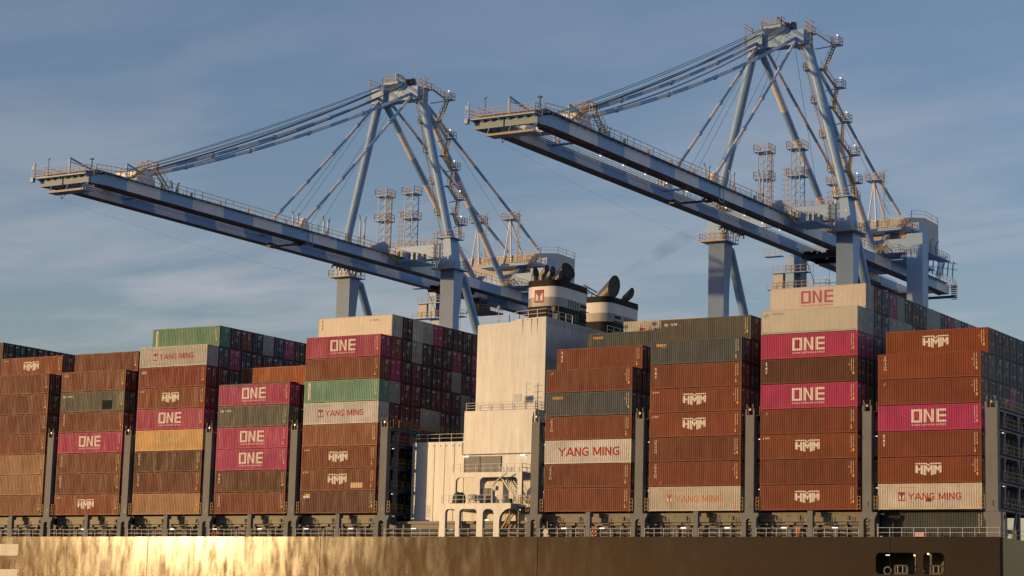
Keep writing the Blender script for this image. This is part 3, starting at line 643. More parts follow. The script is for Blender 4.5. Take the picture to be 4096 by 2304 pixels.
mb = MB(); mb.box(129.9, 130.8, 1.2, 1.9, -7.4, -6.75); wpart('rope_bin', mb, [M['sign']], ship, moor)
mb = MB(); mb.box(129.9, 130.75, 1.25, 1.85, -6.75, -6.45); wpart('mooring_rope', mb, [M['greenbox']], ship, moor)
mb = MB(); mb.box(131.75, 131.98, .5, .7, -6.4, -4.95); wpart('post', mb, [M['sign']], ship, moor)
for p in ((126.4, 1.5, -5.05), (133.5, 1.5, -5.8)): mb = MB(); mb.box(p[0]-.2, p[0]+.2, p[1]-.1, p[1]+.1, p[2]-.04, p[2]+.04); wpart('strip_lamp', mb, [M['lamp']], ship, moor)
for p in ((129.95, .6, -5.1), (131.65, .3, -4.95)): mb = MB(); mb.tube([(p[0], p[1]-.08, p[2]), (p[0], p[1]+.08, p[2])], .09, 8); wpart('bulb_lamp', mb, [M['lampw']], ship, moor)
# hatch side, coaming, under-stack supports
mb = MB()
for (x0, x1) in ((-40, 56.3), (80.4, 124.3)):
    mb.box(x0, x1, 1.6, 3.0, -1.25, -.16)      # hatch cover edge
    mb.box(x0, x1, 2.3, 2.6, DK, -1.25)        # coaming wall
    mb.box(x0, x1, 1.75, 2.3, -1.60, -1.42)
    mb.box(x0, x1, 3.0, 50, -.4, -.18)
mb.box(56.3, 80.4, 2.3, 2.6, DK, -1.25); mb.box(56.3, 80.4, 1.9, 2.6, -1.32, -.98); mb.box(56.3, 80.4, 2.6, 50, -1.3, -1.1)
k = -38.0
while k < 124:
    if not 57 < k < 80: mb.box(k, k+.16, 1.85, 2.3, DK, -1.6)
    k += 1.83
cov = wpart('hatch_coaming', mb, [M['dgrey']], ship)
lad = MB(); lad.bar((0, 1.52, DK), (0, 1.52, -.7), .04); lad.bar((.36, 1.52, DK), (.36, 1.52, -.7), .04)
for z in range(6): lad.bar((0, 1.52, DK+.3+z*.36), (.36, 1.52, DK+.3+z*.36), .035)
lad = lad.make('deck_ladder', [M['grey']])
lock = MB(); lock.box(0, .55, .9, 1.3, DK, DK+.95); lock.box(.03, .52, .885, .9, DK+.05, DK+.9); lock = lock.make('deck_locker', [M['grey']])
vent = MB(); vent.tube([(0, .7, DK), (0, .7, DK+.6), (0, .7, DK+.75)], [.13, .13, .19], 8); vent = vent.make('deck_ventilator', [M['grey']])
clt = MB(); clt.box(0, .28, 1.45, 1.598, -1.05, -.55); clt = clt.make('hatch_cleat', [M['grey']])
brk = MB(); brk.box(0, 1.1, 1.5, 1.72, -1.6, -1.32); brk = brk.make('pipe_bracket', [M['dgrey']])
for i in range(-1, 8):
    for me_, qs in ((lad, (1.6, 4.4, 8.4, 10.9)), (lock, (3.1, 8.9)), (vent, (5.2, 7.1)), (clt, (1.2, 4.2, 7.9, 10.3)), (brk, (2.6, 5.0, 9.2))):
        for q in qs: link(me_.name, me_, ship, (bx0(i)+q-60, -25, -WL))
mb = MB()
for z, y in ((-1.95, 1.55), (-2.15, 1.45), (-2.75, 1.6), (-2.62, 1.35)): mb.tube([(-40, y, z), (124, y, z)], .055, 6)
wpart('deck_pipe', mb, [M['grey']], ship)
mb = MB()
for t_, x in (('61', 84.3), ('62', 89.1), ('8F', 90.05), ('63', 91.5), ('65', 99.1), ('66', 103.9), ('8M', 104.7), ('67', 106.2), ('69', 113.9), ('8A', 115.4), ('7', 116.2)):
    t = MB(); put_text(t, t_, x, -.72, .36, bold=.03); mb = MB(); mb.mesh([(a, 1.594, c) for a, b, c in t.v], t.f); wpart('bay_number', mb, [M['black']], ship, cov)
for i in range(-1, 8):      # support post under the middle of each stack
    x = bx0(i)+6.5; mb = MB(); mb.box(x-.3, x+.3, -.28, .25, DK, -.62); mb.prism([(x-.3, -.62), (x+.3, -.62), (x+.3, -.2), (x-.3, -.2)], 'y', -.28, .6); mb.box(x-.34, x+.34, -.3, .6, -.2, -.075)
    wpart('stack_support', mb, [M['grey']], ship)
# twin-legged portals and lashing bridges in the gaps between the bays
def lashing_bridge(xc, last=False, nrow=20, first=False):
    w = .62 if not last else .78; mb = MB(); y0 = -.24
    mb.box(xc-w*.93, xc+w*.93, y0, .55, -.30, 11.2)                                     # broad front post
    mb.prism([(xc-w*.93, 11.2), (xc+w*.93, 11.2), (xc+w*.93, 11.75), (xc+w*.62, 12.15), (xc+w*.62, 11.2), (xc-w*.62, 11.2), (xc-w*.62, 12.15), (xc-w*.93, 11.75)], 'y', y0, .0)
    mb.box(xc-w*.72, xc-w*.55, y0, y0+.1, 11.9, 12.5); mb.box(xc+w*.55, xc+w*.72, y0, y0+.1, 11.9, 12.5)
    root = wpart('lashing_bridge', mb, [M['grey']], ship)
    mb = MB(); mb.prism(rrect(xc+.05, xc+.27, .25, .95, .11), 'y', y0-.006, y0+.02); wpart('hand_hole', mb, [M['black']], ship, root)
    mb = MB()
    for sx in (-1, 1): mb.bar((xc+sx*w*.90, y0-.006, 0), (xc+sx*w*.90, y0-.006, 11), .02, .02)
    for z in (8.1,): 
        for sx in (-1, 1): mb.box(xc+sx*w*.75-.03, xc+sx*w*.75+.03, y0-.015, y0, z, z+.3)
    wpart('edge_bead', mb, [M['dark']], ship, root)
    mb = MB()
    if not last:
        out_ = [(xc-1.2, -.30), (xc-1.2, -.55), (xc-.92, -1.05), (xc-.92, DK), (xc-.40, DK), (xc-.40, -1.35)]+[(xc+.40*math.cos(math.radians(a)), -1.35+.40*math.sin(math.radians(a))) for a in range(165, 0, -15)]+[(xc+.40, -1.35), (xc+.40, DK), (xc+.92, DK), (xc+.92, -1.05), (xc+1.2, -.55), (xc+1.2, -.30)]
        me_ = MB(); q = [Vector((a, b, 0)) for a, b in out_]; tr = tessellate_polygon([q])
        for y in (y0, .45): mb.mesh([(a, y, b) for a, b in out_], [tuple(t) for t in tr])
        for a, b in zip(out_, out_[1:]+out_[:1]): mb.quad((a[0], y0, a[1]), (b[0], y0, b[1]), (b[0], .45, b[1]), (a[0], .45, a[1]))
        mb.box(xc-.5, xc+.5, 1.6, 1.7, -1.4, -.35)
    else:
        mb.box(xc-.98, xc+.98, y0+.02, .5, -.75, -.32)
        mb.prism([(xc-.98, -.75), (xc+.98, -.75), (xc+1.0, -1.45), (xc-.72, -1.45)], 'y', y0+.03, .5)
        mb.box(xc-.72, xc+1.0, y0+.05, .5, DK, -1.45)
    wpart('portal_base', mb, [M['grey']], ship, root)
    mb = MB()      # frame running across the ship
    ys = [2.45+2.49*2*k for k in range(10)]; xf = xc+(.15 if not last else .35)
    for y in ys: mb.box(xf-.28, xf+.28, y-.20, y+.20, DK, 11.3)
    for z in (.15, 3.1, 6.05, 9.0, 11.15): mb.box(xf-.32, xf+.32, .5, 49.5, z-.30, z)
    for y in ys[:-1]:
        for z in (3.1, 6.05, 9.0, 11.15):
            for yy, sg in ((y+.2, 1), (y+4.98-.2, -1)): mb.prism([(yy, z-.3), (yy+sg*.45, z-.3), (yy, z-.85)], 'x', xf-.25, xf+.25)
    if last:
        for k in (0, 3, 6): mb.bar((xf+.3, ys[k+1]-2.5, DK), (xf+.3, ys[k+1]+1.8, 9), .22)
    fr = wpart('cross_frame', mb, [M['bgrey']], ship, root)
    mb = MB()
    for z in (.17, 3.12, 6.07, 9.02): mb.box(xf-.75, xf+.75, .5, 49.5, z, z+.06)
    mb.box(xf-.6, xf+.6, .5, 49.5, 11.17, 11.23)
    wpart('walkway', mb, [M['bgrey']], ship, root)
    mb = MB()
    for z in (.2, 3.15, 6.1, 9.05, 11.2):
        for sx in (-1, 1):
            if sx < 0 and z < 11: continue
            mb.rail([(xf+sx*.72, .6, z), (xf+sx*.72, 26, z)], t=.05, step=1.25)
    for x in (-1.02, 1.02):
        if last and x > 0: continue
        for z in (.15, .6, 1.05, 1.5): mb.bar((xc+x-.17, y0+.1, z), (xc+x+.17, y0+.1, z), .04)
        for q in (-.17, .17): mb.bar((xc+x+q, y0+.1, 0), (xc+x+q, y0+.1, 1.55), .045)
    wpart('yellow_rail', mb, [M['yellow']], ship, root)
    mb = MB(); mb.box(xc-.1, xc+.1, y0+.05, .3, 11.75, 11.95); wpart('floodlight', mb, [M['rod']], ship, root)
    for z, y in ((8.4, .9), (2.5, 1.0)):
        mb = MB(); mb.box(xf+.5, xf+.65, y-.1, y+.12, z, z+.05); wpart('strip_lamp', mb, [M['lamp']], ship, root)
    mb = MB()      # lashing rods crossing on the container ends
    for r in range(1, 5):
        for z in (0.1, 3.0, 6.0, 9.0):
            mb.bar((xf-.85, r*RP+.1, z), (xf-1.0, r*RP+2.3, z+2.8), .03); mb.bar((xf-.85, r*RP+2.3, z), (xf-1.0, r*RP+.1, z+2.8), .03)
    wpart('lashing_rod', mb, [M['dark']], ship, root)
for i in (-1, 0, 1, 2, 3, 4, 5, 6, 7): 
    lashing_bridge(bx0(i)+LEN+1.245)
lashing_bridge(80.53); lashing_bridge(139.22, last=True)
# white engine casing
def wall_with_holes(mb, outer, holes, axis, a, b): mb.sheet(outer, [h[::-1] for h in holes], axis, a, b)
mb = MB(); mb.box(59.2, 78.2, 4.0, 46, -1.0, 9.45); mb.box(67.2, 77.9, 4.0, 46, 9.4, 13.36); mb.box(67.2, 77.9, 3.94, 4.0, 7.75, 13.3)
cas = wpart('engine_casing', mb, [M['white']], ship)
mb = MB(); mb.prism([(67.8, 13.3), (78.2, 13.3), (78.2, 25.5), (73.9, 25.35), (72.6, 25.0), (67.8, 24.85)], 'y', 5.6, 46); wpart('casing_tower', mb, [M['white']], ship, cas)
mb = MB()
for x in (59.6, 62.7, 64.3, 65.8, 67.3): mb.bar((x, 3.985, -.9), (x, 3.985, 9.3), .05, .03)
for k in range(7): x = 61.6+k*.98; mb.tube([(x, 3.95, 8.95), (x, 4.02, 8.95)], .08, 8)
mb.tube([(67.05, 3.86, 9.3), (67.05, 3.86, 7.75), (67.3, 3.86, 7.66), (77.4, 3.86, 7.72)], .05, 6)
wpart('wall_trim', mb, [M['black']], ship, cas)
for x0, x1, z0, z1 in ((67.39, 69.65, 5.35, 7.48), (69.80, 72.95, 5.35, 7.45), (69.85, 71.0, 1.35, 3.35), (71.08, 72.0, 1.35, 3.35)):
    mb = MB(); mb.box(x0, x1, 3.9, 3.97, z0, z1)
    n = int((z1-z0)/.125)
    for k in range(n):
        z = z0+(k+.5)*(z1-z0)/n; mb.quad((x0+.05, 3.83, z-.045), (x1-.05, 3.83, z-.045), (x1-.05, 3.90, z+.045), (x0+.05, 3.90, z+.045))
    for x in (x0, x1-.07): mb.box(x, x+.07, 3.80, 3.9, z0, z1)
    wpart('louvre_vent', mb, [M['fgrey']], ship, cas)
mb = MB()
mb.rail([(59.5, 4.3, 9.45), (66.9, 4.3, 9.45)], t=.06, step=1.7); mb.rail([(67.3, 4.15, 13.36), (77.8, 4.15, 13.36), (77.8, 5.6, 13.36)], t=.06, step=1.9, mids=2)
mb.rail([(68.2, 5.8, 24.9), (72.5, 5.8, 25.0), (74, 5.8, 25.35), (78.1, 5.8, 25.5), (78.1, 12.5, 25.5)], t=.07, step=1.5); mb.rail([(78.1, 22, 25.5), (78.1, 31, 25.5)], t=.07, step=1.7)
wpart('guard_rail', mb, [M['railwhite']], ship, cas)
mb = MB()      # streaks of rust under the edge holes
for x in (74.7, 76.0, 76.9):
    mb.poly([(x-.10, 5.594, 25.3), (x+.10, 5.594, 25.3), (x+.05, 5.594, 24.3), (x, 5.594, 23.0), (x-.05, 5.594, 24.2)])
for k in range(9): y = 8+k*2.2; mb.poly([(78.206, y-.09, 25.2), (78.206, y+.09, 25.2), (78.206, y+.04, 24.0-.3*(k % 3)), (78.206, y-.04, 24.2)])
wpart('rust_streak', mb, [mat('rust_stain', (.40, .22, .10), rough=.7, var=.3, vscale=3)], ship, cas)
mb = MB()
for x in (73.4, 74.7, 75.4, 76.0, 76.9): mb.tube([(x, 5.58, 25.22), (x, 5.62, 25.22)], .07, 8)
for k in range(14): y = 7+k*1.7; mb.tube([(78.18, y, 25.22), (78.22, y, 25.22)], .07, 8)
wpart('scupper_hole', mb, [M['black']], ship, cas)
for p in ((67.75, 3.75, 7.45), (76.3, 3.75, 7.5), (76.9, 2.0, .42), (72.1, 2.1, -.85), (66.9, 2.1, -2.1)):
    mb = MB(); mb.box(p[0]-.3, p[0]+.3, p[1]-.1, p[1]+.12, p[2]-.06, p[2]+.05); wpart('strip_lamp', mb, [M['lamp']], ship, cas)
for x in (83.95, 89.35, 100.5, 106.3, 113.6, 120.0, 4.5, 11.5, 21, 28.6, 36.4, 44.2, 51.5, 61.5):
    mb = MB(); mb.box(x-.33, x+.33, 1.35, 1.5, -2.02, -1.90); wpart('strip_lamp', mb, [M['lamp']], ship, cas)
# open side frames in front of the casing
mb = MB(); y0 = -.3
A = lambda x0, x1, zt, r: rrect(x0, x1, DK-.5, zt, (0, r, r, 0))
hs = [A(67.45, 69.0, .42, .45), A(69.62, 72.2, .42, .55), A(73.1, 74.72, .42, .6)]
outer = [(66.55, DK), (67.45, DK)]
def arch(x0, x1, zt, r):
    p = [(x0, DK), (x0, zt-r)]+[(x0+r-r*math.cos(math.radians(a)), zt-r+r*math.sin(math.radians(a))) for a in range(15, 90, 15)]+[(x0+r, zt), (x1-r, zt)]+[(x1-r+r*math.sin(math.radians(a)), zt-r+r*math.cos(math.radians(a))) for a in range(15, 90, 15)]+[(x1, zt-r), (x1, DK)]; return p
outer += arch(67.45, 69.0, .42, .45)+arch(69.6, 72.2, .42, .5)+arch(73.1, 74.72, .42, .65)
outer += [(75.55, DK), (75.55, -1.15)]+[(75.55+1.6-1.6*math.cos(math.radians(a)), -1.15+1.6*math.sin(math.radians(a))) for a in range(15, 90, 15)]+[(77.2, .47), (77.2, 1.12), (66.7, 1.12)]
q = [Vector((a, b, 0)) for a, b in outer]; tr = tessellate_polygon([q])
for y in (y0, y0+.55): mb.mesh([(a, y, b) for a, b in outer], [tuple(t) for t in tr])
for a, b in zip(outer, outer[1:]+outer[:1]): mb.quad((a[0], y0, a[1]), (b[0], y0, b[1]), (b[0], y0+.55, b[1]), (a[0], y0+.55, a[1]))
mb.box(66.75, 77.2, y0+.55, 4.0, .95, 1.12); mb.box(66.75, 77.15, y0+.55, 4.0, .42, .60); mb.prism([(y0+.55, .45), (4.0, -.2), (4.0, .95), (y0+.55, .95)], 'x', 77.0, 77.19); mb.box(77.2, 79.6, 1.3, 4.0, .75, 1.10)
low = wpart('side_frame', mb, [M['white']], ship)
mb = MB(); y1 = 1.0
o2 = rrect(67.35, 77.95, 1.12, 5.15, 0); h2 = [rrect(68.05, 71.15, .0, 4.5, (0, .5, .6, 0)), rrect(71.72, 77.3, .0, 4.5, (0, .55, .55, 0))]
outer = [(67.35, 1.12), (68.05, 1.12), (68.05, 3.9)]+[(68.65-.6*math.cos(math.radians(a)), 3.9+.6*math.sin(math.radians(a))) for a in range(15, 90, 15)]+[(68.65, 4.5), (70.65, 4.5)]+[(70.65+.5*math.sin(math.radians(a)), 4.0+.5*math.cos(math.radians(a))) for a in range(15, 90, 15)]+[(71.15, 4.0), (71.15, 1.12), (71.72, 1.12), (71.72, 3.95)]+[(72.27-.55*math.cos(math.radians(a)), 3.95+.55*math.sin(math.radians(a))) for a in range(15, 90, 15)]+[(72.27, 4.5), (76.75, 4.5)]+[(76.75+.55*math.sin(math.radians(a)), 3.95+.55*math.cos(math.radians(a))) for a in range(15, 90, 15)]+[(77.3, 3.95), (77.3, 1.12), (77.95, 1.12), (77.95, 5.15), (67.35, 5.15)]
q = [Vector((a, b, 0)) for a, b in outer]; tr = tessellate_polygon([q])
for y in (y1, y1+.4): mb.mesh([(a, y, b) for a, b in outer], [tuple(t) for t in tr])
for a, b in zip(outer, outer[1:]+outer[:1]): mb.quad((a[0], y1, a[1]), (b[0], y1, b[1]), (b[0], y1+.4, b[1]), (a[0], y1+.4, a[1]))
mb.box(67.4, 77.94, y1+.4, 4.0, 4.98, 5.15); mb.box(77.6, 77.94, y1+.4, 4.0, 4.3, 4.98)
wpart('upper_side_frame', mb, [M['white']], ship, low)
mb = MB(); mb.rail([(66.8, y0+.1, 1.12), (74.4, y0+.1, 1.12)], t=.06, step=1.05); mb.rail([(74.6, y0+.9, 1.12), (79.6, .9, 1.12)], t=.05, step=1.0)
mb.rail([(67.5, y1+.1, 5.15), (77.9, y1+.1, 5.15), (77.9, 3.9, 5.15)], t=.055, step=1.1)
wpart('deck_rail', mb, [M['railwhite']], ship, low)
mb = MB()      # outside stairs
def stair(mb, p, q, w=.7, n=14, wv=(0, 1, 0)):
    p = Vector(p); q = Vector(q); wv = Vector(wv)*w/2
    for s_ in (-1, 1):
        mb.bar(p+wv*s_, q+wv*s_, .06, .18); mb.bar(p+wv*s_+Vector((0, 0, 1)), q+wv*s_+Vector((0, 0, 1)), .045)
        for k in range(5): c = p.lerp(q, k/4)+wv*s_; mb.bar(c, c+Vector((0, 0, 1)), .04)
    for k in range(n):
        c = p.lerp(q, (k+.5)/n); mb.bar(c-wv, c+wv, .22, .04)
stair(mb, (73.4, 3.0, 5.1), (76.6, 3.0, 1.15)); 
wpart('stairway', mb, [M['white']], ship, low)
mb = MB(); stair(mb, (74.0, 1.7, DK), (76.9, 1.7, .75)); mb.rail([(76.9, .8, .9), (79.2, .8, .9)], t=.05, step=.8); wpart('lower_stairway', mb, [M['yellow']], ship, low)
mb = MB()
for x in (77.0, 78.3):
    for k in range(12): z = DK+k*.28; mb.cur = k % 2; mb.box(x-.045, x+.045, -.2, -.11, z, z+.28)
wpart('striped_handrail_post', mb, [M['hazard'], M['black']], ship, low)
# provision davit
mb = MB(); mb.tube([(74.05, .35, 1.12), (74.05, .35, 3.0), (74.2, .3, 3.5), (74.7, .2, 3.95), (76.3, .1, 4.95)], [.16, .14, .12, .11, .08], 8); mb.box(74.25, 74.75, .1, .55, 2.75, 3.3)
mb.tube([(74.55, -.05, 3.1), (74.55, .6, 3.1)], .26, 10); mb.bar((76.25, .1, 4.9), (76.25, .1, 3.9), .03); mb.box(76.17, 76.33, .03, .17, 3.65, 3.95)
wpart('davit_crane', mb, [M['railwhite']], ship, low, sm=50)
# ship-side railing
mb = MB()
segs = []
for i in range(-1, 8):
    x = bx0(i); segs += [(x-.3, x+6.1), (x+6.9, x+12.45)]
segs = [s_ for s_ in segs]+[(57.2+.9, 66.5), (67.5, 69.0), (69.7, 72.2), (73.2, 74.7), (75.6, 79.5)]
for a, b in segs: mb.rail([(a, HY+.12, DK), (b, HY+.12, DK)], t=.045, step=1.35, h=1.05, mids=1)
mb.rail([(125.9, HY+.12, DK), (140.1, HY+.12, DK)], t=.05, step=1.38, h=1.08, mids=1); mb.rail([(140.2, .3, DK), (140.2, 14, DK)], t=.05, step=1.6)
wpart('ship_side_rail', mb, [M['railwhite']], ship)
mb = MB(); mb.box(130.35, 131.38, HY+.0, HY+.04, -3.20, -2.62); sg = wpart('warning_sign', mb, [M['sign']], ship)
mb = MB()
for t_, z in (('BEWARE OF', -2.86), ('PROPELLER', -3.11)):
    t = MB(); put_text(t, t_, 130.43, z, .17, .88, bold=.01); mb.mesh([(a, HY-.004, c) for a, b, c in t.v], t.f)
wpart('sign_lettering', mb, [M['logo_red']], ship, sg)
# air horn, small things on deck
mb = MB(); mb.tube([(82.45, -.45, -2.5), (82.45, -.2, -2.5), (82.45, .1, -2.5)], [.37, .24, .10], 14); mb.box(82.1, 82.8, -.3, .2, DK, -2.8); mb.bar((82.4, 0, -2.4), (82.4, 0, -1.2), .05)
wpart('fog_horn', mb, [M['railwhite']], ship, sm=40)
# funnels
def funnel(x0, x1, y0, y1, zt, mark):
    mb = MB(); r = 1.5; ring = rrect(x0, x1, y0, y1, r, 6); n = len(ring)
    zs = [(24.5, 28.2, 0), (28.2, 29.5, 1), (29.5, 29.62, 0), (29.62, 31.2, 2), (31.2, zt, 0)]
    zs = [(24.5, 28.45, 0), (28.45, 29.66, 1), (29.66, 29.72, 2), (29.72, 31.15, 2), (31.15, 32.0, 3)]
    for a, b, mi in zs:
        mb.cur = mi; rr = ring if mi != 3 else rrect(x0-.05, x1+.05, y0-.05, y1+.05, r, 6)
        for k in range(n): k2 = (k+1) % n; mb.quad((*rr[k], a), (*rr[k2], a), (*rr[k2], b), (*rr[k], b))
    mb.cur = 3; mb.poly([(*p, 31.9) for p in ring])
    f = wpart('funnel', mb, [M['soot'], M['fgrey'], M['fwhite'], M['soot']], ship, sm=35)
    mb = MB()
    for zz in (29.0, 27.3) :
        for k in range(5): y = y0+2.9+k*.62 if mark else y0+4.6+k*.62; mb.prism(rrect(y, y+.32, zz-.5, zz+.62, .15), 'x', x1-.02, x1+.008)
    wpart('louvre_slot', mb, [M['black']], ship, f)
    mb = MB(); ys = (y0+6.0, y0+8.3) if mark else (y0+1.4, y0+3.8)
    for zz in (28.55, 27.2): mb.box(x1, x1+.22, ys[0], ys[1], zz, zz+.07); mb.box(x1, x1+.10, ys[0]+.3, ys[1]-.5, zz+.5, zz+.85)
    wpart('vent_hood', mb, [M['soot']], ship, f)
    return f
f1 = funnel(69.35, 74.5, 14.6, 23.6, 32, True); f2 = funnel(69.0, 74.1, 29.6, 39.2, 32, False)
mb = MB(); ymark(mb, 0, 0, 1.45, 1.75); mb.v = [(70.95+a, 14.585+b, 28.95+c) for a, b, c in mb.v]
wpart('funnel_emblem', mb, [M['logo_red'], M['logo_white'], M['logo_blue']], ship, f1)
def pipe(x, y, r, zv, d, ln, parent, cut=0.0):
    """upright stub that leans aft and ends in an oblique black mouth"""
    mb = MB(); d = Vector(d).normalized(); b = Vector((x, y, 31.9)); k = b+Vector((0, 0, zv)); e = k+d*ln; n = 16
    mb.tube([b, k-Vector((0, 0, r*.3)), k+d*r*.5, e], r, n, caps=False)
    ring = mb.v[-n:]; nrm = Vector((.86, -.25, -cut)).normalized(); q = []
    for v in ring:
        v = Vector(v); t = -(v-e).dot(nrm)/d.dot(nrm); q.append(v+d*t)
    base = len(mb.v)-n
    for j in range(n): mb.v[base+j] = tuple(q[j])
    p = wpart('exhaust_pipe', mb, [M['pipe']], ship, parent, sm=50)
    mb = MB(); c = sum(q, Vector())/n; mb.poly([c+(v-c)*.96+d*-.04 for v in q]); 
    for j in range(n): a, b_ = q[j], q[(j+1) % n]; mb.quad(a, b_, c+(b_-c)*1.05+nrm*.03, c+(a-c)*1.05+nrm*.03); mb.quad(c+(a-c)*1.05+nrm*.03, c+(b_-c)*1.05+nrm*.03, c+(b_-c)*.9, c+(a-c)*.9)
    wpart('exhaust_mouth', mb, [M['black']], ship, parent)
pipe(70.15, 15.9, .5, 1.0, (.55, -.5, .75), .55, f1, 0)
pipe(70.3, 17.6, .42, 1.3, (.62, -.2, .62), 1.2, f1, 0)
pipe(71.3, 17.2, .5, .75, (.62, -.1, .62), 1.3, f1, 0)
pipe(72.6, 17.6, .45, .6, (.6, 0, .55), .9, f1, 0)
pipe(71.7, 19.8, 1.15, .6, (.70, -.12, .68), 2.1, f1, -.38)
pipe(70.9, 33.2, 1.12, .1, (.72, 0, .70), 2.7, f2, 0)
pipe(72.9, 36.2, .55, .5, (.6, 0, .5), 1.4, f2, .1)
mb = MB()
for z in (32.1, 32.6): mb.bar((73.5, 23.4, z), (72, 29.8, z), .12)
wpart('funnel_gangway', mb, [M['dark']], ship, f2)
mb = MB(); mb.tube([(70.6, 6.2, 25), (70.6, 6.2, 26.9)], .05, 6); mb.tube([(70.6, 6.2, 26.8), (70.6, 6.2, 27.05), (70.6, 6.2, 27.4)], [.05, .32, .1], 10)
wpart('antenna_dome', mb, [M['railwhite']], ship, cas)
mb = MB(); mb.box(77.2, 77.9, 9, 9.3, 25.5, 26.4); mb.bar((78.0, 9, 25.5), (78.0, 9, 27.6), .07); mb.box(77.0, 77.5, 8.9, 9.2, 26.8, 27.3); wpart('control_box', mb, [M['dark']], ship, cas)
mb = MB(); mb.bar((76.2, 4.4, 13.4), (76.2, 4.4, 17.0), .07)
for z in (15, 15.8, 16.6): mb.bar((75.6, 4.4, z), (76.9, 4.4, z+.1), .05)
mb.box(74.3, 75.5, 4.3, 4.4, 14.5, 15.4)
wpart('signal_mast', mb, [M['railwhite']], ship, cas)

# loose things on the ship -----------------------------------------------
t = thing('lifebuoy', 'orange ring lifebuoy hung on the ship rail right of the white tower', 'lifebuoy', (89.27, -.3, -2.67)); t['_o'] = tuple(t.location)
mb = MB(); mb.tube([(89.27+.34*math.cos(a), -.32, -2.67+.34*math.sin(a)) for a in [math.radians(x) for x in range(0, 361, 20)]], .085, 8, caps=False); wpart('ring', mb, [M['orange']], t, sm=60)
mb = MB()
for a in (45, 135, 225, 315): a = math.radians(a); c = Vector((89.27+.34*math.cos(a), -.32, -2.67+.34*math.sin(a))); mb.box(c.x-.06, c.x+.06, -.42, -.22, c.z-.06, c.z+.06)
wpart('reflective_band', mb, [M['logo_white']], t)
t = thing('lifebuoy', 'small red lifebuoy on the ship rail below the second bay left of the white tower', 'lifebuoy', (29.9, -.3, -2.7)); t['_o'] = tuple(t.location)
mb = MB(); mb.tube([(29.9+.3*math.cos(a), -.32, -2.7+.3*math.sin(a)) for a in [math.radians(x) for x in range(0, 361, 20)]], .08, 8, caps=False); wpart('ring', mb, [M['orange']], t, sm=60)
t = thing('safety_box', 'bright red rounded box on deck below third bay right of white tower', 'box', (115.6, 1.0, -2.45)); t['_o'] = tuple(t.location)
mb = MB(); mb.prism(rrect(115.3, 115.9, -2.5, -1.9, .15), 'y', .9, 1.3); mb.box(115.55, 115.65, 1.0, 1.1, DK, -2.5); wpart('box', mb, [M['redbox']], t)
mb = MB(); mb.box(115.35, 115.85, .88, .9, -2.24, -2.20); wpart('clasp', mb, [M['logo_white']], t)
t = thing('covered_winch', 'machine under a dark green tarpaulin on the white side deck', 'winch', (68.9, .5, 1.12)); t['_o'] = tuple(t.location)
mb = MB(); vs = []; ring = 14
for (z, rx, ry) in ((1.13, .9, .7), (1.7, .92, .7), (2.25, .82, .6), (2.6, .45, .4)):
    for k in range(ring): a = 2*math.pi*k/ring; j = 1+.07*math.sin(5*a+z*3); vs.append((68.9+rx*j*math.cos(a), .55+ry*j*math.sin(a), z+.05*math.sin(3*a)))
mb.mesh(vs, [(r*ring+k, r*ring+(k+1) % ring, (r+1)*ring+(k+1) % ring, (r+1)*ring+k) for r in range(3) for k in range(ring)]+[tuple(3*ring+k for k in range(ring))]); wpart('tarpaulin', mb, [M['tarp']], t, sm=50)
mb = MB(); mb.box(68.0, 68.5, .0, .5, 1.13, 1.22); wpart('base_plate', mb, [M['redbox']], t)
t = thing('liferaft_canister', 'white cylindrical liferaft canister on a red cradle on the white side deck', 'liferaft', (71.0, .4, 1.12)); t['_o'] = tuple(t.location)
mb = MB(); mb.tube([(70.5, .4, 1.95), (70.6, .4, 1.95), (71.5, .4, 1.95), (71.6, .4, 1.95)], [.30, .38, .38, .30], 14); wpart('canister', mb, [M['railwhite']], t, sm=50)
mb = MB()
for x in (70.65, 71.45): mb.bar((x, .1, 1.12), (x, .35, 1.6), .06); mb.bar((x, .7, 1.12), (x, .45, 1.6), .06); mb.bar((x, .1, 1.62), (x, .7, 1.62), .06)
mb.bar((70.6, .1, 1.3), (71.5, .1, 1.3), .05)
wpart('cradle', mb, [M['redbox']], t)
t = thing('covered_box', 'low green covered box at the foot of the white stairway', 'box', (76.3, .6, 1.12)); t['_o'] = tuple(t.location)
mb = MB(); mb.prism(rrect(75.9, 76.7, 1.13, 1.75, .12), 'y', .3, .9); wpart('cover', mb, [M['tarp']], t)
mb = MB(); mb.box(75.95, 76.65, .35, .85, 1.12, 1.2); wpart('foot', mb, [M['dark']], t)
#CRANES#
# thin exhaust smoke drifting aft from the second funnel
bm = bmesh.new(); bmesh.ops.create_icosphere(bm, subdivisions=3, radius=1)
a_, b_ = Vector((72.4, 34.5, 35.5)), Vector((78.0, 50.5, 45.0)); ax = (b_-a_); ln = ax.length; rotq = ax.to_track_quat('Z', 'Y')
for v in bm.verts:
    w_ = .35+1.5*(v.co.z+1)/2; v.co = Vector((v.co.x*w_, v.co.y*w_, v.co.z*ln/2)); v.co = rotq @ v.co + (a_+b_)/2
me = bpy.data.meshes.new('smoke'); bm.to_mesh(me); bm.free()
sm_ = bpy.data.materials.new('smoke'); sm_.use_nodes = True; t_ = sm_.node_tree; t_.nodes.clear()
mo = N(t_, 'ShaderNodeOutputMaterial'); pv = N(t_, 'ShaderNodeVolumePrincipled'); pv.inputs['Color'].default_value = (.12, .12, .12, 1)
tcx = N(t_, 'ShaderNodeTexCoord'); nz = N(t_, 'ShaderNodeTexNoise', i_Scale=.35, i_Detail=5.0); mr_ = N(t_, 'ShaderNodeMapRange'); mr_.inputs['From Min'].default_value = .38; mr_.inputs['From Max'].default_value = .75; mr_.inputs['To Max'].default_value = .13
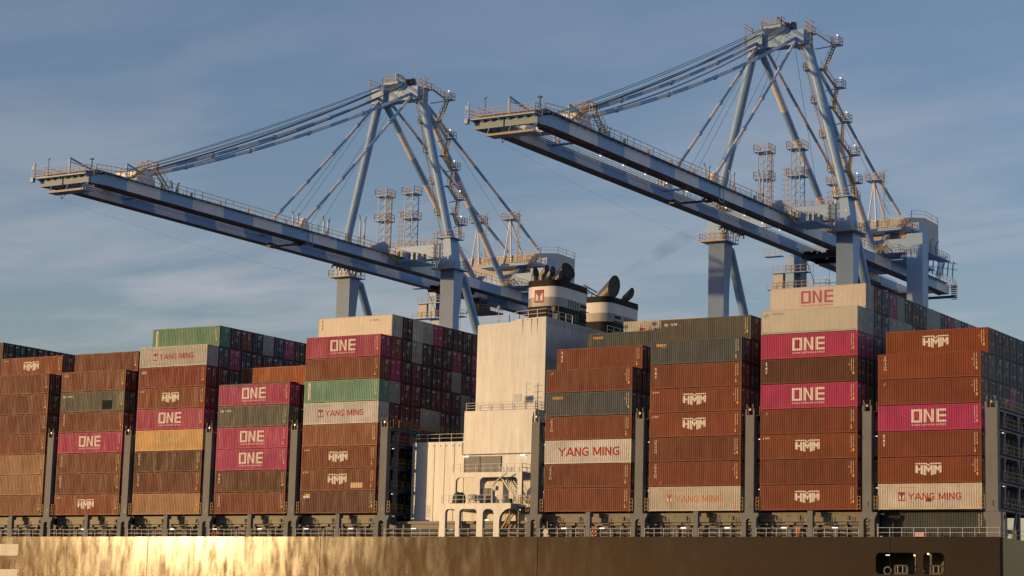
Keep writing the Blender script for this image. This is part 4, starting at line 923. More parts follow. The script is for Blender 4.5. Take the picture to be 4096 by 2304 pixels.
t_.links.new(tcx.outputs['Object'], nz.inputs['Vector']); t_.links.new(nz.outputs['Fac'], mr_.inputs['Value']); t_.links.new(mr_.outputs[0], pv.inputs['Density']); t_.links.new(pv.outputs[0], mo.inputs['Volume'])
me.materials.append(sm_); o = link('smoke', me); o['kind'] = 'stuff'
# ------------------------------------------------------------------ ship-to-shore cranes
def build_crane():
    R = thing('container_crane', 'x', 'crane', (16.75, 59.5, -13.9), 'ship-to-shore gantry cranes on the quay'); R['_o'] = tuple(R.location)
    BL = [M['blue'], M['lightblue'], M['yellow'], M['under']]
    XN, XF = 21.0, 13.72      # girder centre lines (near, far)
    ZT, ZB = 44.96, 43.34
    def band(y): return int(math.floor((y+12.52)/6.96)+1) % 2
    def girder(xc, side):
        mb = MB(); ys = [-19.6]+[-12.52+6.96*k for k in range(0, 20)]; ys = [y for y in ys if y < 118.5]+[118.5]
        for a, b in zip(ys, ys[1:]):
            mb.cur = band((a+b)/2); x0, x1 = xc-.72, xc+.72
            za = 44.1 if a < -19 else ZT
            if a < -19:
                m1 = a+3.2
                for (u, v, z0, z1, b0, b1) in ((a, m1, 44.05, ZT, 43.15, ZB), (m1, b, ZT, ZT, ZB, ZB)):
                    for x in (x0, x1): mb.quad((x, u, b0), (x, v, b1), (x, v, z1), (x, u, z0))
                    mb.quad((x0, u, z0), (x1, u, z0), (x1, v, z1), (x0, v, z1)); cc = mb.cur; mb.cur = 3; mb.quad((x0, u, b0), (x1, u, b0), (x1, v, b1), (x0, v, b1)); mb.cur = cc
                mb.quad((x0, a, 43.15), (x1, a, 43.15), (x1, a, 44.05), (x0, a, 44.05))
            else:
                for x in (x0, x1): mb.quad((x, a, ZB), (x, b, ZB), (x, b, ZT), (x, a, ZT))
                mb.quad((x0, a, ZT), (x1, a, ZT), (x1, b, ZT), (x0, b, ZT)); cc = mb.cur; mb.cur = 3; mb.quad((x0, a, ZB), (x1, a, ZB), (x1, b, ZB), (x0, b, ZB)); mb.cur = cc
        for a, b in zip(ys, ys[1:]):      # trolley rail beam on the inner bottom edge
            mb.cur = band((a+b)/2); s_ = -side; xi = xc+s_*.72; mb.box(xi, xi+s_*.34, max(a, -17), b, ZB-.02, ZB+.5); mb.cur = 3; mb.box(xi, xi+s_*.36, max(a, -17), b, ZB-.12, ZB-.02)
        mb.cur = 0; mb.box(xc-.72, xc+.72, 118.5, 118.7, ZB, ZT)
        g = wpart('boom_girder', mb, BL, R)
        mb = MB(); xo = xc+side*.72
        y = -16.0
        while y < 55: mb.prism([(xo, ZT-.05), (xo+side*.5, ZT-.05), (xo, ZT-.22)], 'y', y, y+.06); y += 1.75
        mb.box(xo, xo+side*.55, -14.5, 55, ZT-.04, ZT+.02); mb.box(xo, xo+side*.55, 100, 117, ZT-.04, ZT+.02)
        wpart('girder_walkway', mb, [M['blue']], R, g)
        mb = MB(); mb.rail([(xo+side*.52, -14.5, ZT), (xo+side*.52, 55, ZT)], t=.065, step=1.75, mids=1, h=1.1); mb.rail([(xo-side*1.3, -8, ZT), (xo-side*1.3, 54, ZT)], t=.05, step=1.75, h=1.1)
        mb.rail([(xo+side*.52, 64, ZT), (xo+side*.52, 86, ZT)], t=.06, step=1.75, h=1.1); mb.rail([(xo+side*.52, 95, ZT), (xo+side*.52, 118, ZT)], t=.06, step=1.75, h=1.1)
        for k in range(9): y = -6+k*6.4; mb.box(xo+side*.3, xo+side*.6, y, y+.22, ZT, ZT+.5)
        wpart('girder_rail', mb, [M['yellow']], R, g)
        for y, h, hz in ((-2.2, 1.9, 1), (26.0, 2.7, 1), (33.8, 3.3, 0), (43.5, 5.3, 1)):
            mb = MB()
            for q, dy in ((0, 0), (1, 1.15)):
                for k in range(8):
                    z = ZT+h*k/8*.8; mb.cur = (k % 2) if (hz and q and k < 5) else 2 if not (hz and q) else 2
                    if hz and q and k < 5: mb.cur = k % 2
                    mb.box(xc-.3, xc-.08, y+dy-.12, y+dy+.12, z, z+h*.1)
                mb.cur = 2; mb.bar((xc-.2, y+dy, ZT+h*.8), (xc-.2, y+dy+(.45 if q else -.35), ZT+h), .14, .2)
            wpart('cable_catcher', mb, [M['hazard'], M['black'], M['blue']], R, g)
        return g
    girder(XN, 1); girder(XF, -1)
    # tip of the boom
    mb = MB(); mb.box(13.0, 21.72, -20.1, -19.62, 43.15, 44.05); mb.box(16.8, 17.1, -20.25, -20.1, 43.1, 44.05); tip = wpart('boom_end_beam', mb, [M['bluegrey']], R)
    mb = MB(); mb.box(12.7, 21.9, -21.0, -19.2, 44.12, 44.22); mb.box(12.7, 22.3, -19.2, -13.5, 44.98, 45.02); 
    for k in range(8): x = 13+k*1.2; mb.prism([(-20.1, 44.1), (-20.9, 44.1), (-20.1, 43.85)], 'x', x, x+.25)
    wpart('end_platform', mb, [M['blue']], R, tip)
    mb = MB(); mb.rail([(21.9, -19.3, 44.2), (21.9, -20.95, 44.2), (12.75, -20.95, 44.2), (12.75, -19.3, 44.2)], t=.06, step=1.2, h=1.15, mids=2); mb.rail([(22.2, -19.2, 44.6), (22.2, -14.5, 45.0)], t=.065, step=1.0, h=1.1); mb.rail([(12.75, -19.2, 45.0), (12.75, -14.5, 45.0), (20, -14.5, 45)], t=.055, step=1.3, h=1.1)
    mb.box(12.8, 21.8, -20.98, -20.9, 44.18, 44.32); mb.box(12.3, 20, -18.8, -18.2, 44.9, 45.2)
    wpart('end_rail', mb, [M['yellow']], R, tip)
    mb = MB(); mb.box(15.4, 21.9, -21.2, -19.4, 41.9, 42.05)
    for x in (15, 18, 21.6): mb.bar((x, -20, 43.2), (x, -20.6, 42), .1)
    mb.bar((21.6, -21.3, 42), (21.2, -19.7, 43.4), .09); wpart('hung_platform', mb, [M['blue']], R, tip)
    mb = MB(); mb.box(15.4, 21.9, -21.26, -21.2, 41.98, 42.14); wpart('hung_platform_edge', mb, [M['yellow']], R, tip)
    mb = MB(); mb.bar((12.6, -21.0, 43.8), (12.6, -21.0, 46.0), .1); mb.bar((12.2, -21.0, 43.8), (12.2, -21.0, 46.0), .08); mb.box(12.2, 12.7, -21.3, -20.8, 43.7, 44.3); mb.box(12.2, 12.7, -21.1, -20.9, 45.4, 45.9); mb.box(12.5, 12.75, -21.1, -20.9, 46.0, 46.3)
    for z in (44.6, 45.0): mb.bar((12.2, -21.0, z), (12.6, -21.0, z), .06)
    wpart('signal_post', mb, [M['blue']], R, tip)
    for x, y, L in ((17.0, -18.9, 3.9), (21.6, -12.6, 3.3)):
        mb = MB(); mb.bar((x, y, 44.6), (x, y, 46.9), .22); mb.bar((x, y, 47.1), (x+.4, y+L, 46.2), .16, .22); mb.bar((x, y, 46.6), (x+.3, y+L*.7, 46.35), .1); wpart('service_davit', mb, [M['blue']], R, tip)
    mb = MB(); mb.bar((21.9, -19.8, 44.9), (21.9, -19.8, 46.2), .1); mb.bar((21.6, -19.8, 44.9), (21.85, -19.8, 46.1), .06); mb.box(21.6, 22.1, -20, -19.7, 46.2, 46.4); mb.bar((14.6, -20.4, 44.2), (14.6, -20.4, 46.6), .07); mb.bar((14.4, -20.4, 46.7), (14.8, -20.4, 46.9), .12); wpart('camera_mast', mb, [M['dark']], R, tip)
    # stay anchor frame with its stairs near the tip
    mb = MB(); mb.box(13.1, 21.6, -9.2, -7.2, 45.0, 45.7); mb.prism([(-10.6, 45.0), (-6.2, 45.0), (-7.4, 47.1), (-9.2, 47.1)], 'x', 20.6, 21.4); mb.prism([(-10.6, 45.0), (-6.2, 45.0), (-7.4, 47.1), (-9.2, 47.1)], 'x', 13.3, 14.1); mb.box(14.1, 20.6, -9.0, -8.2, 46.3, 47.0)
    an = wpart('stay_anchor', mb, [M['lightblue']], R)
    mb = MB(); mb.rail([(20.4, -9.3, 47.1), (22.4, -9.3, 47.1), (22.4, -7.2, 47.1), (20.4, -7.2, 47.1)], t=.07, step=.9, h=1.1); stair(mb, (22.1, -12.3, 45.05), (22.1, -9.4, 47.05), n=8, wv=(1, 0, 0)); stair(mb, (22.1, -4.6, 45.05), (22.1, -7.1, 47.05), n=8, wv=(1, 0, 0)); mb.rail([(21.0, -13, 45), (15, -13, 45), (15, -9.5, 45.6)], t=.06, step=1.1)
    wpart('anchor_stair', mb, [M['yellow']], R, an)
    mb = MB(); mb.box(14.4, 20.3, 28.4, 28.8, 42.9, 43.1); mb.box(14.4, 15.2, 27.9, 29.6, 42.9, 43.5); mb.box(19.4, 20.3, 28, 29.4, 42.9, 43.3); mb.tube([(14.2, 28.2, 43.0), (20.4, 28.2, 43.0)], .09, 6); wpart('rope_support_carriage', mb, [M['dark']], R)
    mb = MB(); mb.bar((21.75, 28.6, 45), (21.75, 28.6, 42.8), .09); mb.bar((21.75, 29.9, 45), (21.75, 29.9, 42.8), .09); mb.bar((21.75, 28.6, 42.85), (21.75, 29.9, 42.85), .09); wpart('hanger_frame', mb, [M['blue']], R)
    for y in (-4, 26.5):
        mb = MB(); mb.tube([(13.2, y, 44.5), (20.3, y, 44.5)], .16, 8); wpart('boom_cross_tie', mb, [M['blue']], R)
    for y0 in range(-2, 56, 6):
        mb = MB(); mb.box(20.0, 20.12, y0, y0+.2, 43.0, 43.1); wpart('boom_floodlight', mb, [M['lamp']], R)
    mb = MB()
    for k in range(3):
        for x in (14.9, 20.0): mb.tube([(x, -16, 44.7-.28*k), (x, 55, 44.62-.28*k)], .03, 4)
    wpart('trolley_rope', mb, [M['cable']], R)
    # apex: far leg tube, near leg tube, back legs
    def banded(name, pts, r, nb, first, n=12, mats=None, sag=0):
        a, b = Vector(pts[0]), Vector(pts[1]); mb = MB()
        for k in range(nb):
            mb.cur = (k+first) % 2; P = []
            for q in (0, .5, 1):
                f = (k+q)/nb; p = a.lerp(b, f); p.z -= sag*4*f*(1-f); P.append(p)
            mb.tube(P, r, n, caps=(k in (0, nb-1)))
        for f in ([.22, .44, .66, .88] if sag else []):
            mb.cur = 0; p = a.lerp(b, f); p.z -= sag*4*f*(1-f); d = (b-a).normalized(); mb.tube([p-d*.3, p+d*.3], r*1.4, 8)
        return wpart(name, mb, mats or [M['blue'], M['lightblue']], R, sm=50)
    for sx, xa, xb in ((1, 20.6, 27.35), (-1, 12.9, 6.15)):
        mb = MB(); mb.tube([(xa+.55*sx, 59.2, 73.2), (xb, 59.6, 48.4)], .74, 16); leg = wpart('a_frame_leg', mb, [M['blue']], R, sm=50)
        banded('a_frame_back_leg', [(xa-.1*sx, 60.4, 72.9), (XN-.8 if sx > 0 else XF+.8, 88.0, 46.4)], .56, 7, 0, 14)
        nd = (18.74 if sx > 0 else 11.85, 92.2, 59.8)
        banded('backstay', [(xa-.6*sx, 61.0, 73.4), nd], .27, 7, 0, 8)
        banded('backstay', [nd, (20.0 if sx > 0 else 13.5, 100.2, 54.1)], .30, 3, 1, 8)
        banded('forestay', [(19.9 if sx > 0 else 13.6, 58.4, 73.9), (XN+.2 if sx > 0 else XF, -7.6, 46.6)], .26, 14, 0, 8, sag=1.3)
        banded('forestay', [(19.87 if sx > 0 else 13.6, 58.3, 73.6), (XN if sx > 0 else XF, 28.4, 46.2)], .235, 9, 1, 8, sag=.25)
        mb = MB(); mb.prism([(27.4, 45.0), (29.6, 45.0), (29.0, 46.9), (28.0, 46.9)], 'x', (XN if sx > 0 else XF)-.35, (XN if sx > 0 else XF)+.35); wpart('stay_lug', mb, [M['lightblue']], R)
        mb = MB(); mb.tube([(nd[0]-.3, nd[1]+.6, nd[2]-1.2), (nd[0], 93.0, 50.8)], .16, 8); mb.tube([(nd[0]-.3, nd[1]+.6, nd[2]-1.2), (nd[0]+.2, 96.9, 51.8)], .16, 8); mb.tube([(nd[0]-.3, nd[1]+.6, nd[2]-1.2), (nd[0]-1.7, 93, 50.5)], .14, 8)
        st = wpart('backstay_trestle', mb, [M['lightblue']], R, sm=50)
        mb = MB(); mb.box(nd[0]-1.3, nd[0]+1.3, 91.2, 93.6, 58.3, 58.4); wpart('trestle_platform', mb, [M['blue']], R, st)
        mb = MB(); mb.rail([(nd[0]-1.25, 91.3, 58.4), (nd[0]+1.25, 91.3, 58.4), (nd[0]+1.25, 93.5, 58.4), (nd[0]-1.25, 93.5, 58.4)], t=.07, step=.85, h=1.1, close=True)
        for q in (.0, .5): mb.bar((nd[0]+1.5, 92.4+q, 51), (nd[0]+1.5, 92.4+q, 60), .06)
        for k in range(24): mb.bar((nd[0]+1.5, 92.4, 51+k*.38), (nd[0]+1.5, 92.9, 51+k*.38), .05)
        for k in range(9): mb.rail([(nd[0]+1.35, 92.2, 52+k), (nd[0]+1.95, 92.2, 52+k), (nd[0]+1.95, 93.1, 52+k)], h=.08, t=.04, step=2, mids=0)
        wpart('trestle_rail', mb, [M['yellow']], R, st)
    # head of the A-frame
    mb = MB(); mb.box(12.4, 21.1, 58.0, 60.2, 72.7, 74.7); mb.box(12.2, 14.6, 57.2, 60.6, 72.4, 74.9); mb.box(19.2, 21.3, 57.6, 60.8, 72.5, 74.8)
    mb.prism([(56.2, 75.6), (60.2, 75.6), (60.2, 74.2), (58.4, 74.2), (56.2, 75.1)], 'x', 15.1, 18.2); hd = wpart('a_frame_head', mb, [M['blue']], R)
    for x in (17.3, 18.25):
        mb = MB(); mb.tube([(x, 60.3, 76.1), (x+.42, 60.3, 76.1)], .82, 18); wpart('rope_sheave', mb, [M['dark']], R, hd, sm=40)
    mb = MB(); mb.box(17.0, 18.9, 59.7, 60.9, 75.0, 75.6); mb.bar((16.8, 57.6, 75.0), (16.8, 57.6, 77.4), .17); mb.bar((16.8, 57.6, 77.3), (17.0, 60.9, 76.9), .15, .2); mb.bar((16.8, 57.6, 76.8), (16.9, 59.5, 76.9), .08)
    for x, h in ((13.0, 79.6), (18.9, 80.2)): mb.bar((x, 60.4, 75), (x, 60.4, h-2), .07); mb.bar((x, 60.4, h-2), (x, 60.4, h), .035)
    wpart('head_davit_and_masts', mb, [M['blue']], R, hd)
    mb = MB(); mb.box(15.0, 18.3, 56.0, 58.2, 75.60, 75.66); mb.box(19.6, 21.6, 59.6, 61.6, 74.8, 74.86)
    mb.rail([(15.1, 56.1, 75.6), (18.3, 56.1, 75.6), (18.3, 57.8, 75.6)], t=.07, step=.9, h=1.1); mb.rail([(21.5, 57.5, 74.8), (21.5, 61.5, 74.8), (19.5, 61.5, 74.8)], t=.07, step=1.0, h=1.1); mb.rail([(18.3, 57.8, 75.2), (15.1, 57.8, 75.2), (15.1, 56.1, 75.2)], t=.07, step=1.0, h=1.1)
    for z in (73.2, 75.6): mb.rail([(11.6, 57.2, z), (11.6, 60.4, z), (12.6, 60.4, z)], t=.07, step=.8, h=1.1)
    for k in range(12): mb.bar((11.6, 57.5, 71.5+k*.42), (11.6, 58.1, 71.5+k*.42), .06)
    for z in (72.2, 73.2, 74.2, 75.2, 76.0): mb.rail([(21.4, 58.0, z), (22.3, 58.0, z), (22.3, 59.0, z), (21.4, 59.0, z)], t=.05, step=3, h=.1, mids=0)
    for q in ((21.5, 58.1), (22.2, 58.1), (22.2, 58.9)): mb.bar((*q, 71.8), (*q, 76.2), .06)
    wpart('head_rail', mb, [M['yellow']], R, hd)
    # zigzag stairs beside the near leg
    def lx(z): return 21.15+(73.2-z)*.25
    ps = [(25.3, 72.9), (25.8, 66.2), (26.8, 60.8), (28.1, 55.6), (28.5, 51.3)]
    zs = MB(); zr = MB()
    zs.cur = 0
    for k, (x, z) in enumerate(ps):
        zs.box(x-1.1, x+.3, 61.0, 62.6, z-.08, z); zr.rail([(x-1.0, 61.05, z), (x+.25, 61.05, z), (x+.25, 62.55, z), (x-1.0, 62.55, z)], t=.065, step=.75, h=1.1, close=True)
        zs.bar((lx(z)+.5, 61.0, z-.5), (x, 61.6, z-.1), .14)
        zt = (ps[k-1][1] if k else 77.2); mid = (z+zt)/2-.2
        if k:
            px = ps[k-1][0]; il = lx(mid)+.35
            stair(zr, (px-1.0, 62.2, zt), (il+.3, 62.2, mid), n=9, w=.8); stair(zr, (il+.3, 61.3, mid), (x-.9, 61.3, z), n=9, w=.8)
            zs.box(il-.5, il+.4, 61.0, 62.6, mid-.08, mid)
        else: stair(zr, (21.6, 61.6, 75.0), (24.4, 61.6, 72.9), n=10, w=.8)
    stair(zr, (27.5, 62.2, 51.6), (27.9, 62.0, 49.0), n=7, w=.8)
    sw = wpart('stair_landing', zs, [M['blue']], R); wpart('stair_flight', zr, [M['yellow']], R)
    for x, z in ps+[(lx(68)-1.0, 69.0), (lx(63.5)-1.0, 63.9), (lx(58)-1, 58.5), (lx(53)-1, 53.1)]:
        mb = MB(); mb.box(x-.06, x+.07, 60.9, 61.1, z+1.2, z+1.32); wpart('stair_lamp', mb, [M['lamp']], R, sw)
    mb = MB(); mr = MB()
    for z in (69.1, 63.9, 58.5, 53.1):
        x = lx(z)-.8; mb.box(x-.7, x+.3, 58.8, 60.2, z-.4, z-.32); mr.rail([(x+.3, 58.85, z-.35), (x-.65, 58.85, z-.35), (x-.65, 60.15, z-.35), (x+.3, 60.15, z-.35)], t=.07, step=.7, h=1.1)
    for q in (-.2, .25): mr.bar((lx(72.5)-.95+q*.5, 58.7+q, 72.5), (lx(49)-.95+q*.5, 58.7+q, 49), .05)
    mr.bar((lx(70)-.9, 58.7, 70), (lx(49)-.9, 58.7, 49), .07)
    pl = wpart('rest_platform', mb, [M['blue']], R); wpart('rest_platform_rail', mr, [M['yellow']], R, pl)
    # hoist ropes between head and boom
    mb = MB()
    for x in (15.2, 16.0, 17.6, 18.3):
        P = []
        for k in range(13):
            f = k/12; p = Vector((x, 56.6, 75.4)).lerp(Vector((x, -8.4, 47.0)), f); p.z -= (.55+.12*(x-15))*4*f*(1-f); P.append(p)
        mb.tube(P, .045, 5)
    for x in (13.9, 14.3, 14.6, 18.9, 19.2):
        P = []
        for k in range(13):
            f = k/12; p = Vector((x, 56.9, 74.6+.3*(x > 16))).lerp(Vector((x-.3, -7.4, 46.6)), f); p.z -= (1.0+.1*(x-13))*4*f*(1-f); P.append(p)
        mb.tube(P, .045, 5)
    for x, y in ((14.6, 30.5), (15.4, 31.4), (18.2, 32.2), (19.0, 33.6)): mb.tube([(x, 57.6, 74.8), (x-.2, y, 45.2)], .03, 4)
    mb.tube([(18.0, 60.8, 75.8), (15.0, 78, 53), (14.0, 92, 50)], .03, 4); mb.tube([(18.8, 60.8, 75.8), (21.4, 92, 52.5)], .03, 4)
    mb.tube([Vector((16.9, -20.0, 41.2)).lerp(Vector((8, 58, 42)), k/10)-Vector((0, 0, 3.4*(k/10)*(1-k/10))) for k in range(11)], .009, 4)
    mb.bar((16.9, -20.0, 41.2), (16.4, -19.8, 42.9), .07); mb.bar((16.9, -20.0, 41.2), (17.7, -19.4, 42.4), .07)
    wpart('hoist_rope', mb, [M['cable']], R)
    # portal: legs, caps, cross beams, braces
    for x0, x1 in ((4.95, 7.6), (25.9, 28.55)):
        s_ = 1 if x0 > 20 else -1
        mb = MB(); mb.box(x0, x1, 59.4, 61.3, -13.9, 43.45); mb.prism([(59.4, 43.4), (59.4, 30), (59.6, 30), (61.3, 36), (62.3, 43.4)], 'x', x0+.01, x1-.01); lg = wpart('portal_leg', mb, [M['blue']], R)
        mb = MB(); a = [(x0-.1, 43.55), (x1+.1, 43.55), (x1-.35, 47.2), (x1-.6 if s_ > 0 else x1-.7, 48.9), (x0+.7, 48.9), (x0+.25, 47.2)]
        mb.prism(a, 'y', 58.7, 61.2); wpart('leg_cap', mb, [M['blue']], R, lg)
        mb = MB()
        for x in (x0+.8, x1-.8): mb.tube([(x, 58.66, 46.6), (x, 58.72, 46.6)], .14, 8)
        wpart('bolt_plate', mb, [M['lightblue']], R, lg)
        mb = MB(); mb.box(x0-.9, x1+.9, 58.0, 62.6, 43.46, 43.56); mb.box(x0-.2, x1+.2, 58.1, 61.8, 48.6, 48.68); wpart('leg_platform', mb, [M['blue']], R, lg)
        mb = MB(); mb.rail([(x0-.85, 58.05, 43.55), (x1+.85, 58.05, 43.55), (x1+.85, 62.5, 43.55), (x0-.85, 62.5, 43.55)], t=.065, step=.95, h=1.15, close=True); mb.rail([(x0-.2, 58.15, 48.7), (x1+.2, 58.15, 48.7), (x1+.2, 61.7, 48.7)], t=.06, step=.9, h=1.1)
        mb.box(x0-.87, x1+.87, 57.99, 58.05, 43.4, 43.56)
        xl = x0-.4 if s_ > 0 else x1+.4
        for q in (-.35, .35): mb.bar((xl+q, 58.3, 43.6), (xl+q, 58.3, 49.8), .06)
        for k in range(15): mb.bar((xl-.35, 58.3, 43.9+k*.4), (xl+.35, 58.3, 43.9+k*.4), .05)
        for k in range(7): mb.rail([(xl-.4, 58.3, 44.5+k*.8), (xl-.4, 57.7, 44.5+k*.8), (xl+.4, 57.7, 44.5+k*.8), (xl+.4, 58.3, 44.5+k*.8)], t=.045, step=3, h=.08, mids=0)
        wpart('leg_platform_rail', mb, [M['yellow']], R, lg)
        mb = MB(); mb.tube([(x0+1.3, 61.0, 43.8), (x0+1.3, 64.2, 43.0), (x0+1.3, 69.3, 34.0), (x0+1.3, 88, 1)], [.5, .72, .72, .72], 14); wpart('portal_brace', mb, [M['blue']], R, sm=50)
        mb = MB(); mb.box(x0, x1, 87.9, 90.4, -13.9, 48.3 if s_ > 0 else 46); lg = wpart('portal_leg', mb, [M['blue']], R)
        mb = MB(); mb.box(x0+.3, x1-.3, 61.3, 87.9, -3.2, -1.2); mb.box(x0+.2, x1-.2, 57.5, 92.5, -13.0, -11.5); wpart('sill_beam', mb, [M['blue']], R)
        if s_ < 0:
            mb = MB(); mb.box(x0-3.4, x0-.3, 86.6, 88.0, 46.0, 46.1); mb.box(x0-1.7, x0+4.5, 86.2, 87.9, 43.0, 43.1); mb.box(x0-2.5, x0+8, 86, 87.9, 40.3, 40.4); mb.box(x0+.6, x0+2.1, 86.5, 87.9, 40.4, 46); wpart('leg_platform', mb, [M['blue']], R, lg)
            mb = MB(); mb.rail([(x0-3.3, 86.6, 46.1), (x0+.6, 86.6, 46.1)], t=.065, step=1, h=1.1); mb.rail([(x0-1.6, 86.2, 43.1), (x0+4.4, 86.2, 43.1), (x0+4.4, 87.8, 43.1)], t=.065, step=1, h=1.1); mb.rail([(x0-2.5, 86, 40.4), (x0+7.9, 86, 40.4), (x0+7.9, 87.8, 40.4)], t=.065, step=1, h=1.1); wpart('leg_platform_rail', mb, [M['yellow']], R, lg)
            mb = MB(); mb.box(x0-1.6, x0+.1, 86.6, 88.2, 40.45, 42.9); wpart('equipment_box', mb, [M['mh']], R, lg)
    mb = MB(); mb.box(6.6, 26.6, 58.6, 60.6, 45.35, 47.65); mb.box(6.6, 26.6, 58.55, 60.65, 47.65, 47.72); mb.box(10.5, 23.0, 58.2, 58.6, 44.96, 45.5); pb = wpart('portal_cross_beam', mb, [M['blue']], R)
    mb = MB(); mb.rail([(9.0, 58.65, 47.7), (25.5, 58.65, 47.7)], t=.06, step=1.1, h=1.1); mb.rail([(9.0, 60.5, 47.7), (25.5, 60.5, 47.7)], t=.06, step=1.3, h=1.1); mb.rail([(19.2, 52.2, 45), (25.5, 52.2, 44.2), (25.5, 57.5, 44.2)], t=.06, step=1.0, h=1.1); stair(mb, (22.3, 48.5, 45.0), (22.9, 51.5, 43.6), n=8, wv=(1, 0, 0))
    for k in range(6): mb.box(22.0+.55*k, 22.3+.55*k, 52.4+k*.7, 52.8+k*.7, 44.2, 45.7)
    wpart('cross_beam_rail', mb, [M['yellow']], R, pb)
    mb = MB(); mb.box(22, 26, 51.8, 57.6, 43.9, 44.1); mb.box(22.6, 23.4, 53, 54.2, 44.1, 45.6); mb.box(24.2, 25, 55, 56.5, 44.1, 45.2); mb.prism([(44.8, 44.9), (50.5, 44.9), (50.5, 46.4), (49.2, 46.9)], 'x', 21.0, 21.6); wpart('hinge_platform', mb, [M['blue']], R, pb)
    mb = MB(); mb.box(7.0, 26.0, 88.1, 90.1, 45.4, 47.6); wpart('portal_cross_beam', mb, [M['blue']], R)
    mb = MB(); mb.box(7.6, 25.9, 88.3, 90, -3.2, -1.2); wpart('sill_beam', mb, [M['blue']], R)
    # lattice service towers on the cross beam
    for x0 in (13.1, 18.5):
        mb = MB(); mr = MB(); x1 = x0+1.9; y0, y1 = 58.7, 60.5; zt = 56.8
        for x in (x0+.35, x1-.1):
            for y in (y0, y1): mb.bar((x, y, 47.7), (x, y, zt), .13)
        for k in range(7):
            z = 47.7+k*1.3
            for y in (y0, y1): mb.bar((x0+.35, y, z), (x1-.1, y, z), .07); mb.bar((x0+.35, y, z), (x1-.1, y, z+1.3), .06)
            for x in (x0+.35, x1-.1): mb.bar((x, y0, z), (x, y1, z+1.3), .06)
        for z in (52.6, zt):
            mb.box(x0-.3, x1+.4, y0-.3, y1+.3, z-.12, z); mr.rail([(x0-.25, y0-.25, z), (x1+.35, y0-.25, z), (x1+.35, y1+.25, z), (x0-.25, y1+.25, z)], t=.065, step=.75, h=1.1, close=True)
        xl = x1+.55 if x0 < 15 else x0-.5
        for q in (-.3, .3): mr.bar((xl+q, y0+.3, 48), (xl+q, y0+.3, zt+1.1 if x0 < 15 else 52.6+1.5), .055)
        for k in range(22 if x0 < 15 else 14): mr.bar((xl-.3, y0+.3, 48.2+k*.42), (xl+.3, y0+.3, 48.2+k*.42), .05)
        for k in range(11 if x0 < 15 else 7): z = 48.8+k*.8; mr.rail([(xl-.4, y0+.3, z), (xl-.4, y0-.35, z), (xl+.4, y0-.35, z), (xl+.4, y0+.3, z)], t=.045, step=3, h=.07, mids=0)
        tw = wpart('lattice_tower', mb, [M['blue']], R); wpart('tower_rail', mr, [M['yellow']], R, tw)
    # machinery house
    mb = MB(); x0, x1, y0, y1, zb = 8.6, 24.7, 93.2, 105.5, 47.9
    mb.mesh([(x0, y0, zb), (x1, y0, zb), (x1, y0, 52.0), (x0, y0, 52.0), (x0, y1, zb), (x1, y1, zb), (x1, y1, 52.9), (x0, y1, 52.9), (x0, 99.4, 53.0), (x1, 99.4, 53.0)],
            [(0, 1, 2, 3), (1, 5, 6, 9, 2), (5, 4, 7, 6), (4, 0, 3, 8, 7), (3, 2, 9, 8), (8, 9, 6, 7), (0, 4, 5, 1)])
    n = 46
    for k in range(n): x = x0+.1+(x1-x0-.2)*k/n; mb.box(x, x+.17, y0-.05, y0, zb+.2, 51.9)
    mh = wpart('machinery_house', mb, [M['mh']], R)
    mb = MB(); mb.rail([(x1-.05, y0, 52.0), (x1-.05, 99.4, 53.0), (x1-.05, y1, 52.9), (x0, y1, 52.9)], t=.06, step=1.5, h=1.15, mids=1); mb.rail([(x0, y0+.1, 52), (x1, y0+.1, 52)], t=.05, step=1.8, h=1.1); wpart('roof_rail', mb, [M['railwhite']], R, mh)
    mb = MB(); mb.rail([(14, 90, 49.9), (25.7, 90, 49.9), (25.7, 93.0, 49.9)], t=.07, step=.95, h=1.1); mb.rail([(21.8, 84.6, 45), (25.8, 84.6, 45), (25.8, 87.8, 45)], t=.06, step=.9)
    for q in (0, .6): mb.bar((24.2+q, 89.8, 45), (24.2+q, 89.8, 51.5), .07)
    for k in range(16): mb.bar((24.2, 89.8, 45.2+k*.4), (24.8, 89.8, 45.2+k*.4), .05)
    for k in range(8): mb.rail([(24.1, 89.8, 45.6+k*.75), (24.1, 89.2, 45.6+k*.75), (24.9, 89.2, 45.6+k*.75), (24.9, 89.8, 45.6+k*.75)], t=.045, step=3, h=.07, mids=0)
    stair(mb, (21.9, 86.0, 45.1), (21.9, 89.6, 47.8), n=9, wv=(1, 0, 0))
    wpart('house_walkway', mb, [M['yellow']], R, mh)
    mb = MB(); mb.box(13.8, 25.8, 89.9, 93.1, 49.75, 49.88); mb.box(24.7, 26.0, 93.2, 96.5, 47.7, 47.85); mb.box(8.6, 24.7, 93.2, 105.5, 47.0, 47.9); mb.prism([(90.2, 45.0), (98, 45.0), (104.5, 47.2), (93.2, 47.2)], 'x', 23.6, 24.0); mb.prism([(86.2, 45.0), (88.0, 45.0), (93.4, 49.5), (92, 49.5)], 'x', 20.6, 21.4); mb.box(14, 25.8, 90, 93.1, 49.5, 49.74); mb.box(9, 24.6, 92, 104, 44.9, 45.3)
    wpart('house_support', mb, [M['blue']], R, mh)
    mb = MB(); mb.box(24.72, 25.9, 93.4, 96.4, 47.9, 51.2); wpart('electrical_room', mb, [M['blue']], R, mh)
    mb = MB()
    for y in (98, 100.5, 103): mb.box(25.0, 25.3, y, y+.3, 46.8, 48.8); mb.tube([(25.15, y+.15, 48.8), (25.3, y+.15, 49.5), (25.7, y+.1, 49.6)], .1, 6)
